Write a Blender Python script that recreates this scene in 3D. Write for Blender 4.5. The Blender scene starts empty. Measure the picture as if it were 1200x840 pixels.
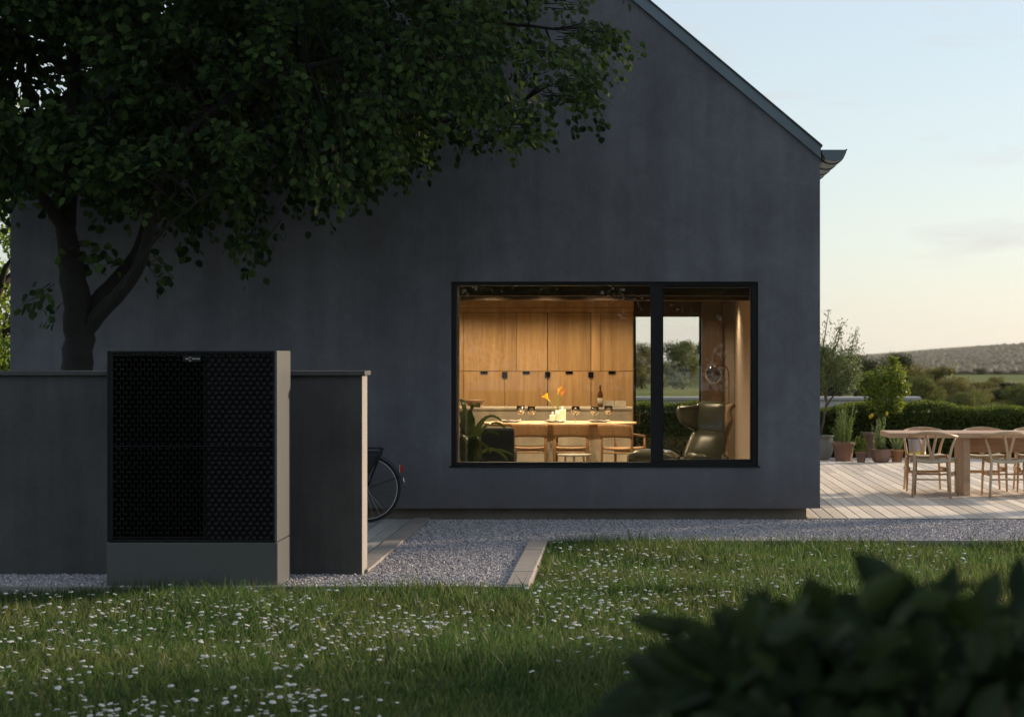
import bpy, bmesh, math, random
import numpy as np
from mathutils import Vector, Matrix
R = math.radians
random.seed(7); rng = np.random.default_rng(11)
SC = bpy.context.scene
COL = SC.collection

# ------------------------------------------------------------------ camera, sky, sun, exposure
F, CX, CY, EYE = 2630.0, 735.0, 413.0, 1.7       # focal length and vanishing point in photo pixels, eye height in metres
cam = bpy.data.cameras.new('camera'); camo = bpy.data.objects.new('camera', cam); COL.objects.link(camo)
camo.location = (0, 0, EYE); camo.rotation_euler = (R(90), 0, 0)
cam.sensor_width = 36; cam.lens = F / 1200 * 36
cam.shift_x = (600 - CX) / 1200; cam.shift_y = (CY - 420) / 1200
cam.clip_start = 0.1; cam.clip_end = 20000
cam.dof.use_dof = True; cam.dof.focus_distance = 21.0; cam.dof.aperture_fstop = 4.5
SC.camera = camo

SUN_AZ, SUN_EL = 34.0, 15.0       # degrees beyond the +x axis, and above the horizon
W = bpy.data.worlds.new('World'); SC.world = W; W.use_nodes = True
nt = W.node_tree; nt.nodes.clear()
def wn(t): return nt.nodes.new(t)
sky = wn('ShaderNodeTexSky'); sky.sky_type = 'NISHITA'; sky.sun_disc = False
sky.sun_elevation = R(SUN_EL); sky.sun_rotation = R(90 - SUN_AZ)
sky.air_density = 1.0; sky.dust_density = 0.8; sky.ozone_density = 2.0; sky.altitude = 200
bgs = wn('ShaderNodeBackground'); bgs.inputs['Strength'].default_value = 0.078
# thin high cloud veil over the whole dome, with faint streaks
tc = wn('ShaderNodeTexCoord'); mp = wn('ShaderNodeMapping'); mp.inputs['Scale'].default_value = (3.0, 3.0, 21.0); mp.inputs['Location'].default_value = (1.3, 0.4, 0.0)
no = wn('ShaderNodeTexNoise'); no.inputs['Scale'].default_value = 2.4; no.inputs['Detail'].default_value = 8; no.inputs['Roughness'].default_value = 0.55
cr = wn('ShaderNodeValToRGB'); cr.color_ramp.elements[0].position = 0.57; cr.color_ramp.elements[1].position = 0.74
cr.color_ramp.elements[0].color = (0, 0, 0, 1); cr.color_ramp.elements[1].color = (1, 1, 1, 1)
bgc = wn('ShaderNodeBackground'); bgc.inputs['Color'].default_value = (0.87, 0.935, 1.0, 1); bgc.inputs['Strength'].default_value = 0.445
ml = wn('ShaderNodeMath'); ml.operation = 'MULTIPLY_ADD'; ml.inputs[1].default_value = 0.0; ml.inputs[2].default_value = 0.52
mx = wn('ShaderNodeMixShader'); ow = wn('ShaderNodeOutputWorld')
L = nt.links.new
L(tc.outputs['Generated'], mp.inputs[0]); L(mp.outputs[0], no.inputs['Vector']); L(no.outputs[0], cr.inputs[0])
L(cr.outputs[0], ml.inputs[0]); L(ml.outputs[0], mx.inputs[0]); L(sky.outputs[0], bgs.inputs[0])
L(bgs.outputs[0], mx.inputs[1]); L(bgc.outputs[0], mx.inputs[2])
bgw = wn('ShaderNodeBackground'); bgw.inputs['Color'].default_value = (0.98, 0.93, 0.93, 1); bgw.inputs['Strength'].default_value = 0.36
mw = wn('ShaderNodeMixShader'); mlw = wn('ShaderNodeMath'); mlw.operation = 'MULTIPLY'; mlw.inputs[1].default_value = 0.7
L(cr.outputs[0], mlw.inputs[0]); L(mlw.outputs[0], mw.inputs[0]); L(mx.outputs[0], mw.inputs[1]); L(bgw.outputs[0], mw.inputs[2]); L(mw.outputs[0], ow.inputs[0])

sl = bpy.data.lights.new('sun', 'SUN'); sl.energy = 3.4; sl.angle = R(2.0); sl.color = (1.0, 0.79, 0.55)
so = bpy.data.objects.new('sun', sl); COL.objects.link(so); so.location = (30, 20, 20)
sd = Vector((math.cos(R(SUN_AZ)) * math.cos(R(SUN_EL)), math.sin(R(SUN_AZ)) * math.cos(R(SUN_EL)), math.sin(R(SUN_EL))))
so.rotation_euler = sd.to_track_quat('Z', 'Y').to_euler()

vs = SC.view_settings; vs.view_transform = 'Standard'; vs.look = 'None'; vs.gamma = 1; vs.exposure = 1.0; vs.use_curve_mapping = False
SC.render.engine = 'CYCLES'
cy = SC.cycles; cy.use_denoising = True; cy.denoiser = 'OPENIMAGEDENOISE'; cy.max_bounces = 8; cy.transparent_max_bounces = 12
cy.diffuse_bounces = 4; cy.glossy_bounces = 4; cy.transmission_bounces = 6; cy.sample_clamp_indirect = 6; cy.caustics_reflective = False; cy.caustics_refractive = False
try: cy.use_light_tree = True
except Exception: pass

def PX(px, d): return (px - CX) * d / F
def PZ(py, d): return EYE - (py - CY) * d / F

# ------------------------------------------------------------------ materials
M = {}
def newmat(name):
    m = bpy.data.materials.new(name); m.use_nodes = True; t = m.node_tree; t.nodes.clear()
    o = t.nodes.new('ShaderNodeOutputMaterial'); M[name] = m
    return m, t, o
def ramp(t, fac, cols):
    r = t.nodes.new('ShaderNodeValToRGB'); e = r.color_ramp.elements
    while len(e) < len(cols): e.new(0.5)
    for k, (p, c) in enumerate(cols): e[k].position = p; e[k].color = (*c, 1)
    t.links.new(fac, r.inputs[0]); return r.outputs[0]
def noise(t, scale, detail=4, rough=0.55, stretch=None, coord='Object', dist=0.0):
    c = t.nodes.new('ShaderNodeTexCoord')
    n = t.nodes.new('ShaderNodeTexNoise'); n.inputs['Scale'].default_value = scale; n.inputs['Detail'].default_value = detail
    n.inputs['Roughness'].default_value = rough; n.inputs['Distortion'].default_value = dist
    if stretch:
        mpn = t.nodes.new('ShaderNodeMapping'); mpn.inputs['Scale'].default_value = stretch
        t.links.new(c.outputs[coord], mpn.inputs[0]); t.links.new(mpn.outputs[0], n.inputs['Vector'])
    else: t.links.new(c.outputs[coord], n.inputs['Vector'])
    return n.outputs[0]
def math2(t, op, a, b):
    n = t.nodes.new('ShaderNodeMath'); n.operation = op
    for k, v in enumerate((a, b)):
        if isinstance(v, (int, float)): n.inputs[k].default_value = v
        else: t.links.new(v, n.inputs[k])
    return n.outputs[0]
def hsv(t, col, val, hue=None, sat=None):
    n = t.nodes.new('ShaderNodeHueSaturation'); t.links.new(col, n.inputs['Color'])
    for nm, v in (('Value', val), ('Hue', hue), ('Saturation', sat)):
        if v is None: continue
        if isinstance(v, (int, float)): n.inputs[nm].default_value = v
        else: t.links.new(v, n.inputs[nm])
    return n.outputs[0]
def maprange(t, v, a, b):
    n = t.nodes.new('ShaderNodeMapRange'); t.links.new(v, n.inputs[0]); n.inputs[3].default_value = a; n.inputs[4].default_value = b
    return n.outputs[0]
def bump(t, h, strength, dist=0.01):
    n = t.nodes.new('ShaderNodeBump'); n.inputs['Strength'].default_value = strength; n.inputs['Distance'].default_value = dist
    t.links.new(h, n.inputs['Height']); return n.outputs[0]
def pbsdf(t, o, col=None, rough=0.6, metal=0.0, normal=None, spec=0.5):
    p = t.nodes.new('ShaderNodeBsdfPrincipled')
    if isinstance(col, tuple): p.inputs['Base Color'].default_value = (*col, 1)
    elif col is not None: t.links.new(col, p.inputs['Base Color'])
    if isinstance(rough, (int, float)): p.inputs['Roughness'].default_value = rough
    else: t.links.new(rough, p.inputs['Roughness'])
    p.inputs['Metallic'].default_value = metal; p.inputs['Specular IOR Level'].default_value = spec
    if normal is not None: t.links.new(normal, p.inputs['Normal'])
    t.links.new(p.outputs[0], o.inputs[0]); return p
def plain(name, col, rough=0.6, metal=0.0, var=0.15, nscale=12, bs=0.05, spec=0.5):
    m, t, o = newmat(name); n = noise(t, nscale, 5)
    c = ramp(t, n, [(0.3, tuple(x * (1 - var) for x in col)), (0.7, tuple(min(1, x * (1 + var)) for x in col))])
    pbsdf(t, o, c, rough, metal, bump(t, noise(t, nscale * 8, 3), bs, 0.004), spec); return m
def wood(name, c0, c1, axis='Y', scale=3.0, rough=0.55, var=0.25, coord='Object', fine=1.0):
    m, t, o = newmat(name)
    st = {'X': (0.06, 1, 1), 'Y': (1, 0.06, 1), 'Z': (1, 1, 0.06)}[axis]
    oi = t.nodes.new('ShaderNodeObjectInfo')
    n1 = noise(t, scale * 6, 6, 0.6, st, coord, 0.6); n2 = noise(t, scale * 30 * fine, 4, 0.6, st, coord)
    f = math2(t, 'ADD', math2(t, 'MULTIPLY', n1, 0.65), math2(t, 'MULTIPLY', n2, 0.35))
    c = ramp(t, f, [(0.34, c0), (0.66, c1)])
    c = hsv(t, c, maprange(t, oi.outputs['Random'], 1 - var, 1 + var))
    pbsdf(t, o, c, rough, 0, bump(t, n2, 0.12, 0.003)); return m
def leafmat(name, c0, c1, trans=0.35, rough=0.45, tcol=None, objrand=False, spec=0.4):
    m, t, o = newmat(name)
    if objrand: rnd = t.nodes.new('ShaderNodeObjectInfo').outputs['Random']
    else: rnd = t.nodes.new('ShaderNodeNewGeometry').outputs['Random Per Island']
    c = ramp(t, rnd, [(0.0, c0), (1.0, c1)])
    p = t.nodes.new('ShaderNodeBsdfPrincipled'); p.inputs['Roughness'].default_value = rough; p.inputs['Specular IOR Level'].default_value = spec
    t.links.new(c, p.inputs['Base Color'])
    tr = t.nodes.new('ShaderNodeBsdfTranslucent')
    t.links.new(hsv(t, c, 1.5, 0.48, 1.1), tr.inputs[0])
    mxs = t.nodes.new('ShaderNodeMixShader'); mxs.inputs[0].default_value = trans
    t.links.new(p.outputs[0], mxs.inputs[1]); t.links.new(tr.outputs[0], mxs.inputs[2]); t.links.new(mxs.outputs[0], o.inputs[0]); return m
def grassmat():
    m, t, o = newmat('grass')
    rnd = t.nodes.new('ShaderNodeNewGeometry').outputs['Random Per Island']
    pat = noise(t, 0.9, 4, 0.6); 
    ca = ramp(t, rnd, [(0.0, (0.018, 0.050, 0.015)), (0.75, (0.050, 0.106, 0.030)), (1.0, (0.105, 0.150, 0.048))])
    cb = ramp(t, rnd, [(0.0, (0.032, 0.058, 0.018)), (0.7, (0.082, 0.112, 0.035)), (1.0, (0.17, 0.165, 0.070))])
    mxn = t.nodes.new('ShaderNodeMix'); mxn.data_type = 'RGBA'; t.links.new(maprange(t, pat, -0.9, 1.9), mxn.inputs[0]); t.links.new(ca, mxn.inputs[6]); t.links.new(cb, mxn.inputs[7])
    c = mxn.outputs[2]
    p = t.nodes.new('ShaderNodeBsdfPrincipled'); p.inputs['Roughness'].default_value = 0.55; p.inputs['Specular IOR Level'].default_value = 0.3; t.links.new(c, p.inputs['Base Color'])
    tr = t.nodes.new('ShaderNodeBsdfTranslucent'); t.links.new(hsv(t, c, 1.75, 0.495, 1.1), tr.inputs[0])
    mxs = t.nodes.new('ShaderNodeMixShader'); mxs.inputs[0].default_value = 0.42
    t.links.new(p.outputs[0], mxs.inputs[1]); t.links.new(tr.outputs[0], mxs.inputs[2]); t.links.new(mxs.outputs[0], o.inputs[0])
grassmat()
def glassmat(name, tint=(1, 1, 1), ior=1.5, rough=0.0, boost=1.0):
    m, t, o = newmat(name)
    fr = t.nodes.new('ShaderNodeFresnel'); fr.inputs[0].default_value = ior
    tr = t.nodes.new('ShaderNodeBsdfTransparent'); tr.inputs[0].default_value = (*tint, 1)
    gl = t.nodes.new('ShaderNodeBsdfGlossy'); gl.inputs['Roughness'].default_value = rough
    mxs = t.nodes.new('ShaderNodeMixShader'); t.links.new(math2(t, 'MULTIPLY', fr.outputs[0], boost), mxs.inputs[0])
    t.links.new(tr.outputs[0], mxs.inputs[1]); t.links.new(gl.outputs[0], mxs.inputs[2]); t.links.new(mxs.outputs[0], o.inputs[0]); return m
def emit(name, col, s):
    m, t, o = newmat(name); e = t.nodes.new('ShaderNodeEmission'); e.inputs[0].default_value = (*col, 1); e.inputs[1].default_value = s
    t.links.new(e.outputs[0], o.inputs[0]); return m

def plaster():
    m, t, o = newmat('plaster')
    big = noise(t, 0.7, 7, 0.65); streak = noise(t, 1.3, 6, 0.65, (2.4, 2.4, 0.22)); fine = noise(t, 70, 4, 0.65); cloud = noise(t, 3.6, 7, 0.68, None, 'Object', 0.8)
    f = math2(t, 'ADD', math2(t, 'MULTIPLY', big, 0.38), math2(t, 'ADD', math2(t, 'MULTIPLY', streak, 0.36), math2(t, 'MULTIPLY', cloud, 0.26)))
    c = ramp(t, f, [(0.38, (0.118, 0.120, 0.135)), (0.50, (0.156, 0.161, 0.181)), (0.62, (0.206, 0.213, 0.238))])
    c = hsv(t, c, maprange(t, fine, 0.82, 1.18))
    # splash dirt near the ground
    tc_ = t.nodes.new('ShaderNodeTexCoord'); sx_ = t.nodes.new('ShaderNodeSeparateXYZ'); t.links.new(tc_.outputs['Object'], sx_.inputs[0])
    hm = t.nodes.new('ShaderNodeMapRange'); hm.interpolation_type = 'SMOOTHSTEP'; t.links.new(sx_.outputs[2], hm.inputs[0]); hm.inputs[1].default_value = 0.1; hm.inputs[2].default_value = 0.75; hm.inputs[3].default_value = 1.0; hm.inputs[4].default_value = 0.0
    dm = math2(t, 'MULTIPLY', hm.outputs[0], maprange(t, cloud, -0.3, 1.5))
    mxn = t.nodes.new('ShaderNodeMix'); mxn.data_type = 'RGBA'; mxn.clamp_factor = True; t.links.new(dm, mxn.inputs[0]); t.links.new(c, mxn.inputs[6]); mxn.inputs[7].default_value = (0.125, 0.115, 0.112, 1)
    n = bump(t, math2(t, 'ADD', math2(t, 'MULTIPLY', cloud, 0.9), math2(t, 'MULTIPLY', fine, 0.35)), 0.55, 0.014)
    pbsdf(t, o, mxn.outputs[2], 0.85, 0, n, 0.25)
plaster()
def concrete(name, col, var=0.22, stain=(0.5, 0.45, 0.35)):
    m, t, o = newmat(name)
    a = noise(t, 1.4, 7, 0.65); b = noise(t, 45, 4, 0.6); s = noise(t, 2.2, 5, 0.6, (2.2, 2.2, 0.3))
    f = math2(t, 'ADD', math2(t, 'MULTIPLY', a, 0.6), math2(t, 'MULTIPLY', s, 0.4))
    c = ramp(t, f, [(0.32, tuple(x * (1 - var) for x in col)), (0.68, tuple(x * (1 + var) for x in col))])
    c = hsv(t, c, maprange(t, b, 0.85, 1.15))
    pbsdf(t, o, c, 0.8, 0, bump(t, b, 0.25, 0.006), 0.3)
concrete('garden_concrete', (0.076, 0.076, 0.075), 0.42)
concrete('kerb_concrete', (0.28, 0.258, 0.245), 0.16)
concrete('plinth_concrete', (0.20, 0.175, 0.14), 0.3)
concrete('pale_concrete', (0.60, 0.58, 0.60), 0.08)
concrete('pot_grey', (0.25, 0.25, 0.22), 0.15)
concrete('terracotta', (0.25, 0.155, 0.12), 0.28)
concrete('terracotta_orange', (0.42, 0.22, 0.11), 0.15)
concrete('island_stone', (0.44, 0.385, 0.30), 0.4)
plain('frame_metal', (0.010, 0.0105, 0.012), 0.45, 0.0, 0.1, 20, 0.02, 0.3)
plain('zinc', (0.16, 0.20, 0.23), 0.42, 0.6, 0.12, 3)
plain('roof_metal', (0.05, 0.055, 0.06), 0.45, 0.4, 0.1, 3)
plain('unit_side', (0.098, 0.102, 0.108), 0.42, 0.35, 0.04, 3, 0.02)
plain('unit_black', (0.0045, 0.005, 0.006), 0.42, 0.0, 0.1, 30, 0.02, 0.24)
plain('unit_base', (0.085, 0.088, 0.088), 0.42, 0.2, 0.06, 3, 0.02)
plain('black', (0.003, 0.003, 0.004), 0.7, 0, 0.1, 12, 0.05, 0.04)
plain('lettering', (0.75, 0.75, 0.75), 0.35, 0.0)
plain('rubber', (0.012, 0.012, 0.013), 0.7)
plain('chrome', (0.55, 0.55, 0.56), 0.25, 1.0, 0.05)
plain('red_lens', (0.5, 0.02, 0.02), 0.2)
plain('bike_paint', (0.012, 0.013, 0.016), 0.25)
plain('white_ceramic', (0.80, 0.77, 0.70), 0.3, 0, 0.03)
plain('candle_wax', (0.85, 0.80, 0.70), 0.5, 0, 0.03)
plain('linen', (0.30, 0.28, 0.25), 0.9, 0, 0.3, 90)
plain('plate', (0.16, 0.14, 0.12), 0.35)
plain('yellow_petal', (0.85, 0.52, 0.02), 0.45, 0, 0.15, 30)
plain('orange_petal', (0.85, 0.28, 0.03), 0.45, 0, 0.15, 30)
plain('green_stem', (0.20, 0.28, 0.05), 0.5)
plain('olive_leather', (0.105, 0.102, 0.066), 0.27, 0, 0.12, 9, 0.06)
plain('shell_oak', (0.42, 0.28, 0.15), 0.4)
plain('dark_fabric', (0.022, 0.025, 0.026), 0.8, 0, 0.2, 60)
plain('brass', (0.55, 0.34, 0.17), 0.3, 0.9, 0.05)
plain('beige_wall', (0.42, 0.34, 0.27), 0.85, 0, 0.05, 6)
plain('floor_oak', (0.30, 0.19, 0.10), 0.5, 0, 0.15, 6)
plain('pale_table', (0.62, 0.58, 0.48), 0.5)
plain('bottle_glass', (0.10, 0.030, 0.012), 0.12)
plain('paper', (0.55, 0.50, 0.40), 0.8)
plain('cushion', (0.60, 0.56, 0.48), 0.9, 0, 0.1, 60)
plain('woven_cord', (0.52, 0.48, 0.36), 0.85, 0, 0.2, 120, 0.3)
plain('blue_enamel', (0.38, 0.38, 0.46), 0.3)
plain('soil', (0.035, 0.026, 0.018), 0.95, 0, 0.4, 30, 0.4)
plain('bark', (0.013, 0.011, 0.010), 0.9, 0, 0.4, 14, 0.8)
plain('pale_bark', (0.14, 0.11, 0.08), 0.9, 0, 0.3, 14, 0.5)
plain('lemon', (0.80, 0.55, 0.03), 0.45, 0, 0.08)
wood('cabinet_oak', (0.26, 0.145, 0.058), (0.46, 0.285, 0.122), 'Z', 1.6, 0.5, 0.13)
wood('dark_wood', (0.035, 0.018, 0.010), (0.085, 0.045, 0.024), 'Z', 2.5, 0.5, 0.1)
wood('ceiling_wood', (0.060, 0.032, 0.016), (0.13, 0.072, 0.036), 'X', 2.5, 0.6, 0.3)
wood('table_oak', (0.46, 0.30, 0.15), (0.66, 0.46, 0.26), 'X', 1.5, 0.4, 0.05)
wood('chair_oak', (0.22, 0.118, 0.05), (0.35, 0.20, 0.09), 'Z', 3, 0.42, 0.08)
wood('deck_wood', (0.56, 0.485, 0.405), (0.82, 0.755, 0.66), 'Y', 1.1, 0.7, 0.24, 'Generated' if False else 'Object', 1.3)
wood('deck_grey', (0.34, 0.34, 0.32), (0.56, 0.55, 0.52), 'Y', 1.1, 0.7, 0.3)
wood('teak', (0.42, 0.27, 0.165), (0.60, 0.42, 0.28), 'X', 2, 0.55, 0.05)
wood('pale_beech', (0.48, 0.33, 0.19), (0.62, 0.45, 0.29), 'Z', 2, 0.5, 0.06)
leafmat('tree_leaf', (0.013, 0.033, 0.014), (0.068, 0.112, 0.032), 0.40, 0.6, spec=0.15)
leafmat('tree_leaf_single', (0.02, 0.045, 0.014), (0.075, 0.13, 0.03), 0.42, 0.6, objrand=True, spec=0.15)
leafmat('bush_leaf', (0.018, 0.038, 0.016), (0.055, 0.085, 0.026), 0.2, 0.5, objrand=True, spec=0.25)
leafmat('house_plant_leaf', (0.05, 0.085, 0.028), (0.12, 0.17, 0.06), 0.2, 0.25, objrand=True)
leafmat('hedge_leaf', (0.045, 0.080, 0.020), (0.13, 0.17, 0.04), 0.35, 0.6, spec=0.15)
leafmat('olive_leaf', (0.075, 0.115, 0.045), (0.19, 0.245, 0.105), 0.25, 0.5)
leafmat('lemon_leaf', (0.07, 0.12, 0.02), (0.20, 0.26, 0.04), 0.35, 0.4)
leafmat('herb_leaf', (0.07, 0.12, 0.04), (0.16, 0.22, 0.08), 0.3, 0.5)
leafmat('far_leaf_dark', (0.020, 0.028, 0.010), (0.05, 0.06, 0.018), 0.3, 0.6)
leafmat('far_leaf_gold', (0.08, 0.085, 0.024), (0.17, 0.16, 0.05), 0.4, 0.6)
leafmat('far_leaf_green', (0.05, 0.075, 0.018), (0.12, 0.14, 0.035), 0.4, 0.6)
leafmat('bright_leaf', (0.10, 0.17, 0.03), (0.22, 0.30, 0.06), 0.45, 0.5)
leafmat('forest', (0.016, 0.021, 0.009), (0.048, 0.048, 0.019), 0.1, 0.8)
leafmat('pebble', (0.19, 0.187, 0.21), (0.56, 0.53, 0.55), 0.0, 0.75)
plain('petal_white', (0.55, 0.58, 0.62), 0.6, 0, 0.03)
plain('daisy_eye', (0.70, 0.45, 0.03), 0.7)
glassmat('window_glass', (0.99, 0.995, 0.99), 1.5, 0.0, 0.8)
glassmat('wine_glass', (0.95, 0.95, 0.94), 1.6, 0.02, 3.0)
glassmat('smoked_glass', (0.55, 0.50, 0.45), 1.6, 0.02, 2.5)
emit('lamp_glow', (1.0, 0.72, 0.42), 6.0)
def terrain_mat():
    m, t, o = newmat('terrain')
    a = noise(t, 0.012, 6, 0.6); b = noise(t, 0.35, 6, 0.7); c3 = noise(t, 9, 4, 0.7)
    c = ramp(t, a, [(0.36, (0.080, 0.115, 0.022)), (0.52, (0.12, 0.15, 0.032)), (0.64, (0.26, 0.22, 0.085))])
    c = hsv(t, c, maprange(t, math2(t, 'MULTIPLY', b, c3), 0.5, 1.7))
    pbsdf(t, o, c, 0.95, 0, bump(t, c3, 0.6, 0.05), 0.1)
terrain_mat()
def soil_mat():
    m, t, o = newmat('lawn_soil')
    a = noise(t, 18, 5, 0.7)
    pbsdf(t, o, ramp(t, a, [(0.3, (0.018, 0.026, 0.008)), (0.7, (0.045, 0.06, 0.016))]), 0.95, 0, bump(t, a, 0.7, 0.03), 0.1)
soil_mat()
def gravel_bed():
    m, t, o = newmat('gravel_bed')
    c = t.nodes.new('ShaderNodeTexCoord'); v = t.nodes.new('ShaderNodeTexVoronoi'); v.inputs['Scale'].default_value = 55
    t.links.new(c.outputs['Object'], v.inputs['Vector'])
    bw = t.nodes.new('ShaderNodeRGBToBW'); t.links.new(v.outputs['Color'], bw.inputs[0])
    pbsdf(t, o, ramp(t, bw.outputs[0], [(0.1, (0.12, 0.115, 0.12)), (0.9, (0.38, 0.36, 0.36))]), 0.9, 0, bump(t, v.outputs['Distance'], 0.8, 0.02), 0.2)
gravel_bed()

# ------------------------------------------------------------------ mesh helpers
def tag(o, label=None, cat=None, group=None, kind=None):
    if label: o['label'] = label
    if cat: o['category'] = cat
    if group: o['group'] = group
    if kind: o['kind'] = kind
    return o
def link(me, name, mat, parent=None, loc=None):
    o = bpy.data.objects.new(name, me); COL.objects.link(o)
    if mat is not None and len(me.materials) == 0:
        for mm in (mat if isinstance(mat, (list, tuple)) else [mat]): me.materials.append(M[mm])
    if parent is not None: o.parent = parent
    if loc is not None: o.location = loc
    return o
def empty(name, loc=(0, 0, 0), rz=0.0, label=None, cat=None, group=None, kind=None):
    o = bpy.data.objects.new(name, None); COL.objects.link(o); o.location = loc; o.rotation_euler = (0, 0, rz); o.empty_display_size = 0.2
    return tag(o, label, cat, group, kind)
def npmesh(name, V, T, smooth=False, mat_idx=None):
    """V (n,3), T (m,k) with k = 3 or 4"""
    V = np.asarray(V, np.float32); T = np.asarray(T, np.int32); m, k = T.shape
    me = bpy.data.meshes.new(name); me.vertices.add(len(V)); me.vertices.foreach_set('co', V.ravel())
    me.loops.add(m * k); me.loops.foreach_set('vertex_index', T.ravel())
    me.polygons.add(m); me.polygons.foreach_set('loop_start', np.arange(0, m * k, k, dtype=np.int32))
    if mat_idx is not None: me.polygons.foreach_set('material_index', np.asarray(mat_idx, np.int32))
    me.polygons.foreach_set('use_smooth', np.full(m, smooth, dtype=bool))
    me.update(calc_edges=True); return me
class MB:
    def __init__(s, off=(0, 0, 0)): s.v = []; s.f = []; s.off = Vector(off)
    def add(s, vs, fs):
        b = len(s.v); s.v += [tuple(Vector(v) - s.off) for v in vs]; s.f += [tuple(i + b for i in f) for f in fs]; return s
    def box(s, x0, x1, y0, y1, z0, z1):
        return s.add([(x0, y0, z0), (x1, y0, z0), (x1, y1, z0), (x0, y1, z0), (x0, y0, z1), (x1, y0, z1), (x1, y1, z1), (x0, y1, z1)],
                     [(0, 3, 2, 1), (4, 5, 6, 7), (0, 1, 5, 4), (1, 2, 6, 5), (2, 3, 7, 6), (3, 0, 4, 7)])
    def prism_y(s, poly, y0, y1):
        """poly: (x,z) anticlockwise seen from the front (-y)"""
        n = len(poly)
        return s.add([(x, y0, z) for x, z in poly] + [(x, y1, z) for x, z in poly],
                     [tuple(range(n)), tuple(range(2 * n - 1, n - 1, -1))] + [((i + 1) % n, i, n + i, n + (i + 1) % n) for i in range(n)])
    def prism_z(s, poly, z0, z1):
        n = len(poly)
        return s.add([(x, y, z0) for x, y in poly] + [(x, y, z1) for x, y in poly],
                     [tuple(range(n - 1, -1, -1)), tuple(range(n, 2 * n))] + [(i, (i + 1) % n, n + (i + 1) % n, n + i) for i in range(n)])
    def prism_x(s, poly, x0, x1):
        """poly: (y,z)"""
        n = len(poly)
        return s.add([(x0, y, z) for y, z in poly] + [(x1, y, z) for y, z in poly],
                     [tuple(range(n - 1, -1, -1)), tuple(range(n, 2 * n))] + [(i, (i + 1) % n, n + (i + 1) % n, n + i) for i in range(n)])
    def tube(s, pts, rad, n=8, caps=True, flat=None):
        pts = [Vector(p) for p in pts]
        if isinstance(rad, (int, float)): rad = [rad] * len(pts)
        vs, fs = [], []; prev = None
        for i, p in enumerate(pts):
            d = (pts[min(i + 1, len(pts) - 1)] - pts[max(i - 1, 0)])
            d = d.normalized() if d.length > 1e-9 else Vector((0, 0, 1))
            if prev is None: a = d.orthogonal().normalized()
            else:
                a = prev - d * prev.dot(d); a = a.normalized() if a.length > 1e-6 else d.orthogonal().normalized()
            prev = a; b = d.cross(a)
            for k in range(n):
                an = 2 * math.pi * k / n; vs.append(p + (a * math.cos(an) + b * math.sin(an)) * rad[i])
        for i in range(len(pts) - 1):
            for k in range(n): fs.append((i * n + k, i * n + (k + 1) % n, (i + 1) * n + (k + 1) % n, (i + 1) * n + k))
        if caps:
            fs.append(tuple(range(n - 1, -1, -1))); fs.append(tuple((len(pts) - 1) * n + k for k in range(n)))
        return s.add(vs, fs)
    def lathe(s, prof, c=(0, 0, 0), n=20, sy=1.0):
        """prof: (r,z)"""
        vs = [(c[0] + r * math.cos(2 * math.pi * k / n), c[1] + sy * r * math.sin(2 * math.pi * k / n), c[2] + z) for r, z in prof for k in range(n)]
        fs = [(i * n + k, i * n + (k + 1) % n, (i + 1) * n + (k + 1) % n, (i + 1) * n + k) for i in range(len(prof) - 1) for k in range(n)]
        if prof[0][0] > 1e-6: fs.append(tuple(range(n - 1, -1, -1)))
        if prof[-1][0] > 1e-6: fs.append(tuple((len(prof) - 1) * n + k for k in range(n)))
        return s.add(vs, fs)
    def grid(s, fn, nu, nv, thick=0.0):
        """fn(u,v)->point; optional thickness along the grid normal"""
        P = [[Vector(fn(i / nu, j / nv)) for j in range(nv + 1)] for i in range(nu + 1)]
        def idx(i, j): return i * (nv + 1) + j
        vs = [p for row in P for p in row]; fs = [(idx(i, j), idx(i + 1, j), idx(i + 1, j + 1), idx(i, j + 1)) for i in range(nu) for j in range(nv)]
        if thick:
            N = len(vs); Q = []
            for i in range(nu + 1):
                for j in range(nv + 1):
                    du = P[min(i + 1, nu)][j] - P[max(i - 1, 0)][j]; dv = P[i][min(j + 1, nv)] - P[i][max(j - 1, 0)]
                    nn = du.cross(dv); nn = nn.normalized() if nn.length > 1e-9 else Vector((0, 0, 1)); Q.append(P[i][j] - nn * thick)
            vs += Q; fs += [tuple(N + k for k in reversed(f)) for f in fs]
            bd = [idx(i, 0) for i in range(nu + 1)] + [idx(nu, j) for j in range(1, nv + 1)] + [idx(i, nv) for i in range(nu - 1, -1, -1)] + [idx(0, j) for j in range(nv - 1, 0, -1)]
            for k in range(len(bd)):
                a, b = bd[k], bd[(k + 1) % len(bd)]; fs.append((b, a, N + a, N + b))
        return s.add(vs, fs)
    def mesh(s, name, smooth=False):
        me = bpy.data.meshes.new(name); me.from_pydata(s.v, [], s.f)
        if smooth: me.polygons.foreach_set('use_smooth', [True] * len(me.polygons))
        me.update(); return me
    def build(s, name, mat, parent=None, loc=None, smooth=False, bevel=0.0, sub=0):
        o = link(s.mesh(name, smooth), name, mat, parent, loc)
        if bevel:
            b = o.modifiers.new('bevel', 'BEVEL'); b.width = bevel; b.segments = 2; b.limit_method = 'ANGLE'; b.angle_limit = R(40)
        if sub:
            b = o.modifiers.new('sub', 'SUBSURF'); b.levels = sub; b.render_levels = sub
        return o
def copy_tree(o, parent=None):
    c = o.copy(); COL.objects.link(c); c.parent = parent
    for ch in list(o.children): copy_tree(ch, c)
    return c
def unit(v):
    return v / np.maximum(np.linalg.norm(v, axis=1, keepdims=True), 1e-9)
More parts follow.
